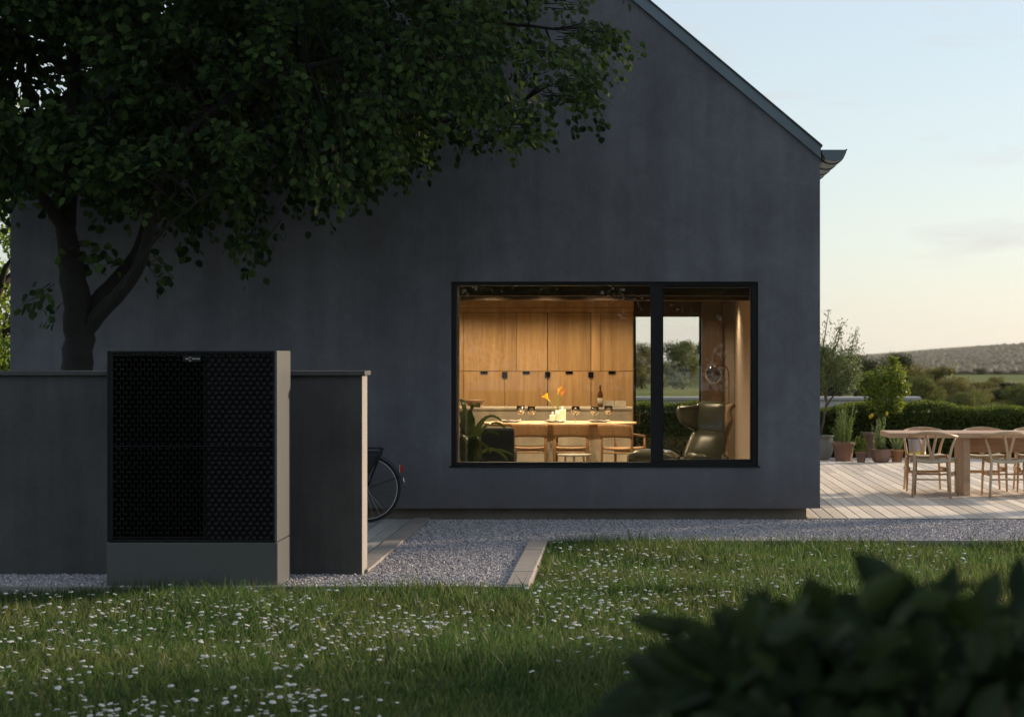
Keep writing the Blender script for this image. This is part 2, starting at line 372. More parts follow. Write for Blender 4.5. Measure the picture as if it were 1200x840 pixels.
LEAF_ROUND = (np.array([(0, 0, 0), (.18, .36, .05), (.52, .46, .05), (.82, .26, .0), (1, 0, -.08), (.82, -.26, .0), (.52, -.46, .05), (.18, -.36, .05), (.5, 0, -.03)], np.float32),
              np.array([(8, 0, 1), (8, 1, 2), (8, 2, 3), (8, 3, 4), (8, 4, 5), (8, 5, 6), (8, 6, 7), (8, 7, 0)], np.int32))
LEAF_DIAMOND = (np.array([(0, 0, 0), (.45, .4, .08), (1, 0, -.05), (.45, -.4, .08)], np.float32), np.array([(0, 2, 1), (0, 3, 2)], np.int32))
LEAF_SLIM = (np.array([(0, 0, 0), (.4, .5, .0), (1, 0, -.06), (.4, -.5, .0)], np.float32), np.array([(0, 2, 1), (0, 3, 2)], np.int32))
def leaf_cloud(name, P, A, N, Ls, Ws, shape=LEAF_DIAMOND):
    """mesh of leaves: base points P, axes A, approximate normals N, lengths, widths"""
    V0, T0 = shape; A = unit(A); B = unit(np.cross(N, A)); Nn = np.cross(A, B)
    Ls = np.broadcast_to(np.asarray(Ls, float), (len(P),)); Ws = np.broadcast_to(np.asarray(Ws, float), (len(P),))
    V = P[:, None, :] + A[:, None, :] * (V0[None, :, 0:1] * Ls[:, None, None]) + B[:, None, :] * (V0[None, :, 1:2] * Ws[:, None, None]) + Nn[:, None, :] * (V0[None, :, 2:3] * Ls[:, None, None])
    n = len(V0); T = T0[None] + (np.arange(len(P)) * n)[:, None, None]
    return npmesh(name, V.reshape(-1, 3), T.reshape(-1, 3))
def rand_dirs(n): return unit(rng.normal(size=(n, 3)))

# ------------------------------------------------------------------ ground and paving
LAWN = -0.075
def S(t): t = np.clip(t, 0, 1); return t * t * (3 - 2 * t)
def terrain_z(x, y):
    z = LAWN - 0.03 - 1.3 * S((y - 40) / 220)
    z = z - 18.5 * S((y - 230) / 1300)
    ridge = 39.5 * S((y - 1900) / 1300) * (0.10 + 0.90 * S((x - 150) / 700)) * (1 - 0.05 * np.sin(x / 130.0))
    return z + ridge
ys = np.concatenate([np.linspace(-60, 40, 26), np.linspace(44, 260, 40), np.linspace(280, 1500, 40), np.linspace(1540, 4200, 60)])
xs = np.concatenate([np.linspace(-3000, -320, 20), np.linspace(-300, -44, 20), np.linspace(-40, 60, 51), np.linspace(66, 300, 30), np.linspace(320, 3600, 60)])
XX, YY = np.meshgrid(xs, ys, indexing='ij'); ZZ = terrain_z(XX, YY)
ny = len(ys); I = np.arange(len(xs) - 1)[:, None] * ny + np.arange(ny - 1)[None]
Q = np.stack([I, I + ny, I + ny + 1, I + 1], -1).reshape(-1, 4)
tag(link(npmesh('terrain', np.stack([XX, YY, ZZ], -1).reshape(-1, 3), Q, True), 'terrain', 'terrain'), 'rolling meadow running out to the hazy valley and hill', kind='structure')

# lawn soil sheet just in front of the paving
DF = 22.95                                   # front of the house wall
KF, KB = 16.32, 20.2                         # front and rear edges of the lawn border
XK0, XK1 = -0.885, -0.72                     # kerb between gravel and lawn
XD0, XD1 = -2.185, -2.02                     # kerb beside the left boardwalk
tag(MB().prism_z([(-14, -30), (16, -30), (16, KB - 0.02), (XK1 + 0.005, KB - 0.02), (XK1 + 0.005, KF - 0.02), (-14, KF - 0.02)], LAWN - 0.1, LAWN).build('lawn', 'lawn_soil'), 'shaded lawn soil under the grass in front of the house', kind='structure')
tag(MB().prism_z([(-9, KF + 0.03), (XK0 + 0.02, KF + 0.03), (XK0 + 0.02, KB + 0.03), (14, KB + 0.03), (14, 23.3), (-9, 23.3)], -0.1, -0.022).build('gravel_bed', 'gravel_bed'), 'grey gravel bed round the house', kind='structure')

def pebbles(rects, dens):
    base = np.array([(1, 0, 0), (0, 1, 0), (-1, 0, 0), (0, -1, 0), (0, 0, 1), (.0, 0, -1)], float)
    tri = np.array([(0, 1, 4), (1, 2, 4), (2, 3, 4), (3, 0, 4), (1, 0, 5), (2, 1, 5), (3, 2, 5), (0, 3, 5)])
    P = []
    for x0, x1, y0, y1 in rects:
        n = int((x1 - x0) * (y1 - y0) * dens); P.append(np.stack([rng.uniform(x0, x1, n), rng.uniform(y0, y1, n), rng.uniform(-.024, -.010, n)], 1))
    P = np.concatenate(P); n = len(P)
    r = rng.uniform(.006, .0135, (n, 1, 1)) * rng.uniform(.7, 1.3, (n, 6, 1)); sc = rng.uniform(.65, 1.25, (n, 1, 3)); sc[:, :, 2] *= .75
    an = rng.uniform(0, 6.28, n); ca, sa = np.cos(an), np.sin(an)
    V = base[None] * r * sc
    V = np.stack([V[..., 0] * ca[:, None] - V[..., 1] * sa[:, None], V[..., 0] * sa[:, None] + V[..., 1] * ca[:, None], V[..., 2]], -1)
    V += P[:, None]
    T = tri[None] + (np.arange(n) * 6)[:, None, None]
    return npmesh('gravel', V.reshape(-1, 3), T.reshape(-1, 3))
tag(link(pebbles([(-6.2, -2.2, KF + .05, 17.34), (-2.2, XD1 - .01, KF + .05, 17.3), (XD1, XK0, KF + .05, 23.02), (XK0, 5.2, KB + .04, 23.02)], 3900), 'gravel', 'pebble'),
    'loose grey and beige gravel between house and lawn', 'gravel', kind='stuff')

# kerbs: built as separate stones
def kerb_run(name, label, pts, mat='kerb_concrete'):
    root = empty(name, (pts[0][0], pts[0][2], 0), 0, label, None, None, 'structure')
    for (x0, x1, y0, y1, z0, z1) in pts: MB((pts[0][0], pts[0][2], 0)).box(x0, x1, y0, y1, z0, z1).build('kerb_stone', mat, root, bevel=0.006)
    return root
n = 4; st = []
for k in range(n):
    y0 = KF + 0.045 + (KB - KF - 0.045) * k / n; y1 = KF + 0.045 + (KB - KF - 0.045) * (k + 1) / n - 0.006
    st.append((XK0, XK1, y0, y1, -0.3, 0.012 + 0.003 * (k % 2)))
kerb_run('lawn_kerb', 'pale concrete kerb running from the lawn towards the house', st)
st = []
for k in range(6):
    y0 = 17.5 + 5.45 * k / 6; st.append((XD0, XD1, y0, y0 + 5.45 / 6 - 0.006, -0.2, 0.010 + 0.002 * (k % 2)))
kerb_run('boardwalk_kerb', 'concrete kerb between boardwalk and gravel', st)
MBk = [(-9 + 1.35 * k, -9 + 1.35 * k + 1.344, KF - .01, KF + .04, -.3, .004) for k in range(6)] + [(-0.9, XK1, KF - .01, KF + .04, -.3, .004)]
kerb_run('front_edging', 'thin grey edging strip along the near side of the gravel', MBk, 'pot_grey')
kerb_run('rear_edging', 'thin grey edging strip between gravel strip and far lawn', [(XK1 + .004 + 1.5 * k, XK1 + 1.5 * k + 1.5, KB - .015, KB + .02, -.3, .012) for k in range(8)], 'pot_grey')

# decks
def deck(name, label, x0, x1, y0, y1, pitch, mat, joints):
    root = empty(name, (x0, y0, 0), 0, label, None, None, 'structure')
    MB((x0, y0, 0)).box(x0 + .02, x1 - .02, y0 + .03, y1, -0.14, -0.045).build('deck_frame', 'black', root)
    nb = int(round((x1 - x0) / pitch)); meshes = {}
    for k in range(nb):
        xa = x0 + k * pitch; cuts = [y0] + sorted(joints(k)) + [y1]
        for a, b in zip(cuts, cuts[1:]):
            ln = round(b - a - 0.004, 3)
            if ln not in meshes:
                meshes[ln] = MB().box(0, pitch - 0.009, 0, ln, -0.028, 0).mesh('deck_board')
            o = link(meshes[ln], 'deck_board', mat, root, (xa - x0, a - y0, 0.0 + random.uniform(-.0015, .0015)))
            bv = o.modifiers.new('bevel', 'BEVEL'); bv.width = 0.004; bv.segments = 1
    return root
deck('terrace_deck', 'pale weathered timber terrace deck beside the house', 1.86, 10.4, 23.08, 36.3, 0.138, 'deck_wood', lambda k: [26.3 + 3.9 * ((k * 37) % 10) / 10, 31.4 + 3 * ((k * 53) % 10) / 10])
deck('boardwalk', 'grey weathered timber boardwalk behind the garden wall', -6.2, XD0 - .004, 17.72, 22.93, 0.138, 'deck_grey', lambda k: [])
tag(MB().box(1.88, 10.4, 23.045, 23.076, -0.06, -0.004).build('deck_edge', 'pot_grey'), 'grey edging board along the front of the terrace', 'edging', kind='structure')

# ------------------------------------------------------------------ house
HL, HR = PX(12, DF), PX(961, DF); HB = 34.3; T = 0.34
SLOPE = 0.841; ZE = PZ(185.5, DF); XM = (HL + HR) / 2; ZB = PZ(595.5, DF)
def roofz(x): return ZE + (HR - abs(x - XM) - XM) * SLOPE if x > XM else ZE + (x - HL) * SLOPE
ZR = roofz(XM)
WX0, WX1, WZ0, WZ1 = PX(528.6, DF), PX(888.5, DF), PZ(546, DF), PZ(330, DF)
house = empty('house', (XM, DF, 0), 0, 'dark plastered gabled house with a large lit window', 'house')
O = (XM, DF, 0)
def hp(fn, name, mat, parent=None, **k):
    b = MB(O); fn(b); return b.build(name, mat, parent or house, **k)
hp(lambda b: (b.prism_y([(HL, ZB), (WX0, ZB), (WX0, roofz(WX0)), (XM, ZR), (HL, ZE)], DF, DF + T),
              b.prism_y([(WX0, ZB), (WX1, ZB), (WX1, WZ0), (WX0, WZ0)], DF, DF + T),
              b.prism_y([(WX0, WZ1), (WX1, WZ1), (WX1, roofz(WX1)), (WX0, roofz(WX0))], DF, DF + T),
              b.prism_y([(WX1, ZB), (HR, ZB), (HR, ZE), (WX1, roofz(WX1))], DF, DF + T)), 'front_wall', 'plaster')
for x0, x1 in ((HL, HL + T), (HR - T, HR)):
    hp(lambda b: b.box(x0, x1, DF + T, HB - T, ZB, ZE - .01), 'side_wall', 'plaster')
OX0, OX1, OZ1 = PX(743, 34.0), PX(822, 34.0), PZ(371, 34.0)
hp(lambda b: (b.prism_y([(HL, ZB), (OX0, ZB), (OX0, roofz(OX0)), (XM, ZR), (HL, ZE)], HB - T, HB),
              b.prism_y([(OX0, OZ1), (OX1, OZ1), (OX1, roofz(OX1)), (OX0, roofz(OX0))], HB - T, HB),
              b.prism_y([(OX1, ZB), (HR, ZB), (HR, ZE), (OX1, roofz(OX1))], HB - T, HB)), 'back_wall', 'plaster')
hp(lambda b: b.box(HL + .12, PX(945, 23.05), DF + .12, HB - .12, -0.3, ZB + .005), 'plinth', 'plinth_concrete')
# roof slabs, verge boards and gutters
tv = 0.149
for sgn in (-1, 1):
    xe = HR if sgn > 0 else HL
    def slab(b, z0, z1, y0, y1, ex):
        a = (xe + sgn * ex, ZE - ex * SLOPE)
        pts = [(XM, ZR + z0), (a[0], a[1] + z0), (a[0], a[1] + z1), (XM, ZR + z1)]
        if sgn > 0: b.prism_y(pts, y0, y1)
        else: b.prism_y(pts[::-1], y0, y1)
    hp(lambda b: slab(b, 0.002, tv - .03, DF + .03, HB + .03, 0.012), 'roof', 'roof_metal')
    hp(lambda b: slab(b, 0.0, tv - .022, DF - .035, DF + .028, 0.006), 'verge_board', 'zinc')
    hp(lambda b: slab(b, tv - .02, tv, DF - .055, HB + .05, 0.02), 'roof_covering', 'roof_metal')
    # half round gutter
    gx0, gx1 = (xe + sgn * .012), (xe + sgn * .268); gz = PZ(176, DF)
    cxg = (gx0 + gx1) / 2; rg = abs(gx1 - gx0) / 2
    def halfpts(r, lip=True): return [(cxg + r * math.cos(math.pi + math.pi * k / 14) * 1.0, gz + r * 0.92 * math.sin(math.pi + math.pi * k / 14)) for k in range(15)]
    outer = halfpts(rg); inner = halfpts(rg - .006)[::-1]
    gut = hp(lambda b: b.prism_y(outer + inner, DF - .03, HB), 'gutter', 'zinc')
    hp(lambda b: b.prism_y(halfpts(rg - .004), DF - .034, DF - .022), 'end_cap', 'zinc', gut)
    gut.location = (0, 0, 0)
    hp(lambda b: b.tube([(gx1, DF - .03, gz), (gx1, HB, gz)], .009, 8), 'gutter_bead', 'zinc', gut)
    for k in range(16):
        y = DF + .25 + k * .7
        o2 = halfpts(rg + .014); i2 = halfpts(rg + .001)[::-1]
        hp(lambda b: b.prism_y(o2 + i2, y, y + .22), 'gutter_bracket', 'zinc', gut)
for g in [o for o in house.children if o.name.startswith('gutter')]:
    for c in g.children: c.location = (0, 0, 0)
# window: frame lining, fixed pane left, casement right
win = empty('window', (0, 0, 0)); win.parent = house
FZ0, FZ1 = PZ(540.5, DF + .12), PZ(336, DF + .12)
fy0, fy1 = DF + 0.035, DF + 0.17
fx0, fx1 = WX0 + .052, WX1 - .058
def wp(fn, name, mat, **k): return hp(fn, name, mat, win, **k)
wp(lambda b: (b.box(WX0 - .004, fx0, fy0, fy1, WZ0 + .002, WZ1 - .002)), 'frame_side', 'frame_metal', bevel=.003)
wp(lambda b: (b.box(fx1, WX1 + .004, fy0, fy1, WZ0 + .002, WZ1 - .002)), 'frame_side', 'frame_metal', bevel=.003)
wp(lambda b: (b.box(fx0, fx1, fy0 + .002, fy1, FZ1 + .01, WZ1 + .004)), 'frame_head', 'frame_metal', bevel=.003)
wp(lambda b: (b.box(fx0, fx1, fy0 + .002, fy1, WZ0 - .004, FZ0 - .005)), 'frame_sill', 'frame_metal', bevel=.003)
mxa, mxb = PX(762.5, fy0), PX(776, fy0)
wp(lambda b: (b.box(mxa, mxb, fy0 - .004, fy1, FZ0 - .004, FZ1 + .009)), 'mullion', 'frame_metal', bevel=.003)
wp(lambda b: (b.box(fx0, mxa, fy0 + .07, fy0 + .078, FZ0 - .005, FZ1 + .01)), 'pane', 'window_glass')
s0, s1 = mxb, fx1
for (a, b_, c_, d_) in ((s0, s0 + .012, FZ0 - .004, FZ1 + .009), (s1 - .016, s1, FZ0 - .004, FZ1 + .009)):
    wp(lambda b: b.box(a, b_, fy0 + .02, fy1, c_, d_), 'casement_stile', 'frame_metal', bevel=.002)
for (c_, d_) in ((FZ0 - .004, FZ0 + .022), (FZ1 - .012, FZ1 + .009)):
    wp(lambda b: b.box(s0 + .012, s1 - .016, fy0 + .022, fy1, c_, d_), 'casement_rail', 'frame_metal', bevel=.002)
wp(lambda b: b.box(s0 + .012, s1 - .016, fy0 + .075, fy0 + .083, FZ0 + .022, FZ1 - .012), 'pane', 'window_glass')
wp(lambda b: b.box(WX0 - .02, WX1 + .02, DF - .018, DF + .05, WZ0 - .012, WZ0 + .0015), 'drip_sill', 'frame_metal', bevel=.002)
for a, b_ in ((WX0 + .03, fx0 + .007), (fx1 - .010, WX1 - .03)):
    wp(lambda b: b.box(a, b_, fy1 + .002, DF + T + .02, FZ0 - .02, FZ1 + .02), 'reveal_lining', 'beige_wall')
# room inside
FLZ, CLZ = 0.04, 2.47
RX0, RX1 = -3.3, HR - T
hp(lambda b: b.box(HL + T, RX1, DF + T, HB - T, ZB + .01 - .08, FLZ), 'floor', 'floor_oak')
ceil = hp(lambda b: b.box(HL + T, RX1, DF + T, HB - T, CLZ + .02, CLZ + .2), 'ceiling', 'dark_wood')
k = 0; y = DF + T + .02
while y < HB - T - .3:
    hp(lambda b: b.box(RX0, RX1, y, y + .282, CLZ - .004 * (k % 2), CLZ + .02), 'ceiling_board', 'ceiling_wood', ceil); y += .29; k += 1
for yb in (25.0, 27.2):
    hp(lambda b: b.box(RX0, RX1, yb, yb + .14, CLZ - .14, CLZ - .0045), 'ceiling_beam', 'ceiling_wood', ceil, bevel=.006)
hp(lambda b: b.box(RX0 - .1, RX0, DF + T, HB - T, FLZ, CLZ), 'partition_wall', 'beige_wall')
hp(lambda b: b.box(RX1 - .012, RX1 - .001, DF + T, HB - T, FLZ, CLZ), 'wall_lining', 'beige_wall')
hp(lambda b: b.box(OX1 + .3, RX1 - .013, HB - T - .03, HB - T - .002, FLZ, CLZ), 'wall_lining', 'beige_wall')
hp(lambda b: b.box(OX0 - .35, OX1, HB - T - .03, HB - T - .002, OZ1, CLZ), 'wall_lining', 'dark_wood')
hp(lambda b: b.box(OX1 - .002, OX1 + .3, HB - T - .33, HB - T - .002, FLZ, CLZ - .001), 'corner_post', 'dark_wood', bevel=.008)
gd = empty('garden_door', (0, 0, 0)); gd.parent = house
for a, b_ in ((OX0 - .002, OX0 + .03), (OX1 - .03, OX1 + .002)):
    hp(lambda b: b.box(a, b_, HB - .12, HB - .06, ZB, OZ1), 'door_stile', 'frame_metal', gd)
hp(lambda b: b.box(OX0 + .03, OX1 - .03, HB - .12, HB - .06, ZB, FLZ + .1), 'door_rail', 'frame_metal', gd)
hp(lambda b: b.box(OX0 + .03, OX1 - .03, HB - .095, HB - .088, FLZ + .1, OZ1), 'pane', 'window_glass', gd)

# ------------------------------------------------------------------ room contents
# tall oak kitchen cupboards
CD = 33.25
cab = empty('kitchen_cupboards', (PX(640, CD), CD, FLZ), 0, 'tall oak kitchen cupboards along the rear wall of the lit room', 'cupboard')
co = tuple(cab.location)
def cp(x0, x1, y0, y1, z0, z1, name, mat, parent=None, bevel=.0015):
    return MB(co).box(x0, x1, y0, y1, z0, z1).build(name, mat, parent or cab, bevel=bevel)
cp(RX0 + .02, PX(742.5, CD), CD + .024, HB - T - .04, FLZ, CLZ - .002, 'carcass', 'dark_wood', None, 0)
cp(RX0 + .02, PX(742.5, CD), CD - .02, CD + .023, PZ(360, CD), CLZ - .003, 'fascia', 'cabinet_oak')
cp(RX0 + .02, PX(742.5, CD), CD + .0, CD + .023, PZ(366, CD), PZ(360.6, CD), 'fascia', 'cabinet_oak')
zt, zm = PZ(366.6, CD), PZ(435, CD)
def doors(edges, gaps, z0, z1, handle):
    for i, (a, b) in enumerate(zip(edges, edges[1:])):
        xa, xb = PX(a, CD) + gaps[i] / 2, PX(b, CD) - gaps[i + 1] / 2
        d = cp(xa, xb, CD, CD + .022, z0, z1, 'door', 'cabinet_oak'); d.name = 'door'
        if handle and b - a > 30:
            if b > 740: b = a + 49.5; d.name = 'door'; cp(PX((a + b) / 2 - 4.2, CD), PX((a + b) / 2 + 4.2, CD), CD - .016, CD - .001, z1 - .036, z1 + .002, 'pull', 'black', d); continue
            hx = PX((b if i != 0 else b), CD)
            hh = cp(PX(b - 3, CD), PX(b + 3, CD), CD - .024, CD - .001, z1 - .088, z1 - .006, 'pull', 'black', d)
            hm = cp(PX((a + b) / 2 - 4.2, CD), PX((a + b) / 2 + 4.2, CD), CD - .016, CD - .001, z1 - .036, z1 + .002, 'pull', 'black', d)
doors([486, 514, 543, 605.5, 641.7, 654, 692.5, 703.5, 742], [.004, .004, .006, .006, .014, .005, .008, .006, .004], zm + .004, zt, False)
doors([486, 514, 543, 591.5, 641.7, 692.5, 742], [.004, .004, .006, .006, .014, .01, .004], FLZ + .08, zm - .004, True)
for o in bpy.data.objects:
    if o.name.startswith('pull'): pass
# stone kitchen island
ID = 31.0
isl = empty('kitchen_island', (-1.2, ID, FLZ), 0, 'stone kitchen island standing between dining table and oak cupboards', 'kitchen island')
io = tuple(isl.location); ZI = PZ(477.8, ID)
MB(io).box(-2.75, PX(740, ID), ID, ID + .85, FLZ, ZI - .032).build('body', 'island_stone', isl, bevel=.004)
MB(io).box(-2.77, PX(741, ID), ID - .015, ID + .87, ZI - .03, ZI).build('worktop', 'island_stone', isl, bevel=.004)
def on_island(x): return (x, ID + .3, ZI)
t = empty('wine_bottle', (PX(703.5, ID + .3), ID + .3, ZI), 0, 'dark wine bottle with pale label standing on the stone island', 'bottle')
MB().lathe([(.036, 0), (.038, .01), (.038, .17), (.03, .205), (.014, .235), (.013, .30), (.015, .302), (.015, .31)], n=18).build('glass', 'bottle_glass', t, smooth=True)
MB().lathe([(.0388, .05), (.0388, .13)], n=18).build('paper_label', 'paper', t, smooth=True)
t = empty('open_book', (PX(720, ID + .35), ID + .35, ZI), R(4), 'pale open book lying propped on the stone island beside the bottle', 'book')
for s in (-1, 1):
    MB().grid(lambda u, v: (s * (.004 + u * .16), .02 + v * .035, .002 + v * .085 + .008 * math.sin(u * 3.1)), 8, 3, .006).build('page_block', 'paper', t)
MB().box(-.165, .165, .015, .02, 0, .004).build('spine', 'dark_fabric', t)
t = tag(MB().lathe([(.05, 0), (.06, .004), (.13, .06), (.16, .10), (.154, .10), (.12, .06), (.05, .012), (0, .012)], n=28).build('wooden_bowl', 'chair_oak', None, (PX(556, ID + .4), ID + .4, ZI), smooth=True), 'wide wooden bowl on the left end of the stone island', 'bowl')
# dining table
TD = 29.05; TZ = 0.80; tx0, tx1 = PX(566, TD), PX(746, TD)
dt = empty('dining_table', ((tx0 + tx1) / 2, TD, FLZ), 0, 'oval oak dining table with stone slab legs, laid for dinner', 'table')
a_, b_ = (tx1 - tx0) / 2, .5
def sup(k, s=1.0): 
    an = 2 * math.pi * k / 56; c, s_ = math.cos(an), math.sin(an)
    return (math.copysign(abs(c) ** .75, c) * a_ * s, math.copysign(abs(s_) ** .75, s_) * b_ * s)
MB().prism_z([sup(k) for k in range(56)], TZ - FLZ - .022, TZ - FLZ).build('table_top', 'table_oak', dt, bevel=.006)
MB().prism_z([sup(k, .93) for k in range(56)], TZ - FLZ - .045, TZ - FLZ - .0225).build('under_top', 'chair_oak', dt)
for px0, px1 in ((641, 652), (690, 706)):
    xx0, xx1 = PX(px0, TD) - dt.location.x, PX(px1, TD) - dt.location.x
    MB().box(xx0, xx1, -.28, .28, 0, TZ - FLZ - .046).build('leg', 'island_stone', dt, bevel=.006)
# dining chairs
def dining_chair(loc, rz, label):
    r = empty('dining_chair', loc, rz, label, 'chair', 'oak chairs round the dining table')
    for s in (-1, 1):
        MB().tube([(s * .215, -.21, 0), (s * .205, -.215, .44), (s * .205, -.235, .74)], [.014, .019, .013], 8).build('leg', 'chair_oak', r, smooth=True)
        MB().tube([(s * .215, .21, 0), (s * .205, .20, .44), (s * .205, .19, .60)], [.014, .019, .013], 8).build('leg', 'chair_oak', r, smooth=True)
        MB().tube([(s * .205, .19, .60), (s * .215, .02, .615), (s * .208, -.22, .64)], [.013, .015, .013], 8).build('armrest', 'chair_oak', r, smooth=True)
    MB().grid(lambda u, v: ((u - .5) * .41, (v - .5) * .40, .45 + .010 * (abs(u - .5) * 2) ** 2 + .012 * (abs(v - .5) * 2) ** 2), 8, 8, .03).build('seat', 'chair_oak', r, smooth=True)
    MB().grid(lambda u, v: ((u - .5) * .45, -.245 - .045 * math.sin(math.pi * u) + .02 - .05 * v, .60 + v * .165 - .012 * (abs(u - .5) * 2) ** 2), 12, 4, -.018).build('backrest', 'chair_oak', r, smooth=True)
    MB().tube([(-.205, -.21, .40), (.205, -.21, .40)], .012, 8).build('rail', 'chair_oak', r)
    MB().tube([(-.205, .2, .40), (.205, .2, .40)], .012, 8).build('rail', 'chair_oak', r)
    return r
dining_chair((PX(620, 28.5), 28.62, FLZ), R(2), 'oak dining chair at the left end of the table, nearest the dark armchair')
dining_chair((PX(670, 28.5), 28.6, FLZ), R(-2), 'oak dining chair in the middle of the near side, in front of the candles')
dining_chair((PX(731, 28.2), 28.35, FLZ), R(-24), 'oak dining chair turned askew at the right end of the dining table')
# table ware
def on_table(px, d): return (PX(px, d), d, TZ)
def wineglass(px, d, label, s=1.0):
    r = empty('wine_glass', on_table(px, d), 0, label, 'glass', 'wine glasses on the dining table')
    MB().lathe([(.0, .095 * s), (.022, .098 * s), (.050, .125 * s), (.058, .155 * s), (.051, .205 * s), (.049, .205 * s), (.056, .155 * s), (.048, .127 * s), (.02, .102 * s), (0, .1 * s)], n=20).build('bowl', 'wine_glass', r, smooth=True)
    MB().tube([(0, 0, .004), (0, 0, .096 * s)], .0038, 8).build('stem', 'wine_glass', r, smooth=True)
    MB().lathe([(.036, 0), (.034, .003), (0, .006)], n=20).build('foot', 'wine_glass', r, smooth=True)
wineglass(623, 28.95, 'wine glass left of the candles on the dining table')
wineglass(674.5, 28.95, 'wine glass just right of the candles on the dining table')
wineglass(610, 29.2, 'wine glass at the left end of the dining table, behind the plate')
wineglass(713, 29.25, 'wine glass furthest right on the dining table, behind the plate')
wineglass(697, 28.9, 'wine glass in front of the bottle towards the right end of the dining table')
def setting(px, d, label):
    r = empty('place_setting', on_table(px, d), 0, label, 'plate', 'plates on the dining table')
    MB().lathe([(.08, 0), (.10, .004), (.13, .014), (.125, .015), (.09, .007), (0, .007)], n=28).build('plate', 'plate', r, smooth=True)
    MB().grid(lambda u, v: ((u - .5) * .30, (v - .5) * .15, .018 + .012 * math.sin(u * 9) ** 2 + .006 * math.sin(v * 7 + u * 4)), 14, 6, .006).build('napkin', 'linen', r)
setting(598, 28.88, 'plate with folded napkin at the left end of the table')
setting(651, 28.78, 'plate with folded napkin in front of the candles')
setting(702, 28.84, 'plate with folded napkin at the right end of the table')
def candle_block(px, d, w, h, label):
    r = empty('candle_holder', on_table(px, d), 0, label, 'candle holder', 'white candle holders on the dining table')
    MB().box(-w / 2, w / 2, -w / 2, w / 2, 0, h).build('block', 'white_ceramic', r, bevel=.004)
    MB().lathe([(.011, h), (.011, h + .03), (.008, h + .036), (.0015, h + .037), (.0015, h + .048), (0, h + .048)], n=12).build('candle', 'candle_wax', r, smooth=True)
candle_block(647.5, 29.12, .075, .09, 'short white candle block left of the flower vase')
candle_block(659, 29.15, .09, .16, 'tall white candle block right of the flower vase')
v = empty('flower_vase', on_table(653, 29.0), 0, 'white vase with three yellow calla lilies on the dining table', 'vase')
MB().lathe([(.02, 0), (.026, .02), (.026, .11), (.02, .15), (.018, .15), (.022, .11), (.02, .01), (0, .01)], n=18).build('vase_body', 'white_ceramic', v, smooth=True)
for (dx, dy, h, mat, tilt) in ((.012, 0, .40, 'yellow_petal', .35), (.05, .02, .36, 'orange_petal', .5), (-.11, 0, .30, 'yellow_petal', -.9)):
    fl = MB().tube([(0, 0, .08), (dx * .35, dy * .4, h * .55), (dx * .8, dy, h * .86), (dx, dy, h * .95)], [.005, .005, .005, .006], 7).build('flower', 'green_stem', v, smooth=True)
    def petal(u, w):
        r_ = .006 + .034 * w ** 1.6; an = u * 2 * math.pi
        top = .075 * w * (1 + .35 * math.cos(an) * w)
        return (dx + r_ * math.cos(an) + tilt * .06 * w, dy + r_ * math.sin(an), h * .93 + top)
    MB().grid(petal, 14, 5).build('petal', mat, fl, smooth=True)
# dark armchair seen from behind at the left of the window
ac = empty('dark_armchair', (PX(577, 25.1), 25.1, FLZ), R(0), 'charcoal upholstered armchair beside the house plant', 'armchair')
za = PZ(501, 25.1) - FLZ
MB().box(-.36, .245, -.06, .06, .12, za).build('backrest', 'dark_fabric', ac, bevel=.03)
MB().box(-.36, .245, .062, .62, .12, .40).build('seat', 'dark_fabric', ac, bevel=.03)
for xa in (-.36, .145): MB().box(xa, xa + .1, .065, .62, .402, .56).build('armrest', 'dark_fabric', ac, bevel=.03)
for xa in (-.32, .2):
    for yb in (0, .56): MB().tube([(xa, yb, 0), (xa, yb, .13)], .018, 8).build('leg', 'dark_wood', ac)
# low pale side table under the middle dining chair
lt = empty('low_side_table', (PX(673, 26.2), 26.2, FLZ), 0, 'low pale side table just inside the window sill', 'side table')
zz = PZ(532, 26.2) - FLZ
MB().prism_z([(.20 * math.cos(k * math.pi / 16), .20 * math.sin(k * math.pi / 16)) for k in range(32)], zz - .02, zz).build('table_top', 'pale_table', lt, bevel=.004)
for k in range(3): MB().tube([(.16 * math.cos(k * 2.1 + .5), .16 * math.sin(k * 2.1 + .5), 0), (.12 * math.cos(k * 2.1 + .5), .12 * math.sin(k * 2.1 + .5), zz - .02)], .012, 8).build('leg', 'pale_table', lt)
# wing chair with ottoman
WD = 25.7; sw = F / WD
wc = empty('wing_chair', (PX(826, WD), WD, FLZ), R(0), 'olive leather wing chair with oak shell beside the floor lamp', 'armchair')
wx = wc.location.x
def lp(px, py, dy=0.0): return Vector((PX(px, WD + dy) - wx, dy, PZ(py, WD + dy) - FLZ))
def bil(c, u, v):   # corners: bottom left, bottom right, top left, top right
    return (c[0] * (1 - u) + c[1] * u) * (1 - v) + (c[2] * (1 - u) + c[3] * u) * v
head = [lp(815, 507, .12), lp(851, 511, .02), lp(819, 474.5, .2), lp(853, 475, .1)]
def pad(c, bulge, nrm=Vector((-.35, -.9, .25)).normalized()):
    def fn(u, v):
        e = (1 - (2 * u - 1) ** 4) * (1 - (2 * v - 1) ** 4)
        return bil(c, u, v) + nrm * bulge * e
    return fn
MB().grid(pad(head, .03), 14, 12, -.07).build('headrest', 'olive_leather', wc, smooth=True)
wl = [lp(797, 494, -.12), lp(816, 506.5, .11), lp(795, 476, -.08), lp(819.5, 474.3, .19)]
def wingfn(c, rb):
    def fn(u, v):
        p = bil(c, u, v); o_ = 1 - u
        p = p + Vector((0, 0, .035 * math.sin(math.pi * v) * o_ - .02 * o_ * (1 - v))) + Vector((-.035, .02, 0)) * math.sin(math.pi * v) * o_
        return p + Vector((0, -rb, 0)) * math.sin(math.pi * u) * .6
    return fn
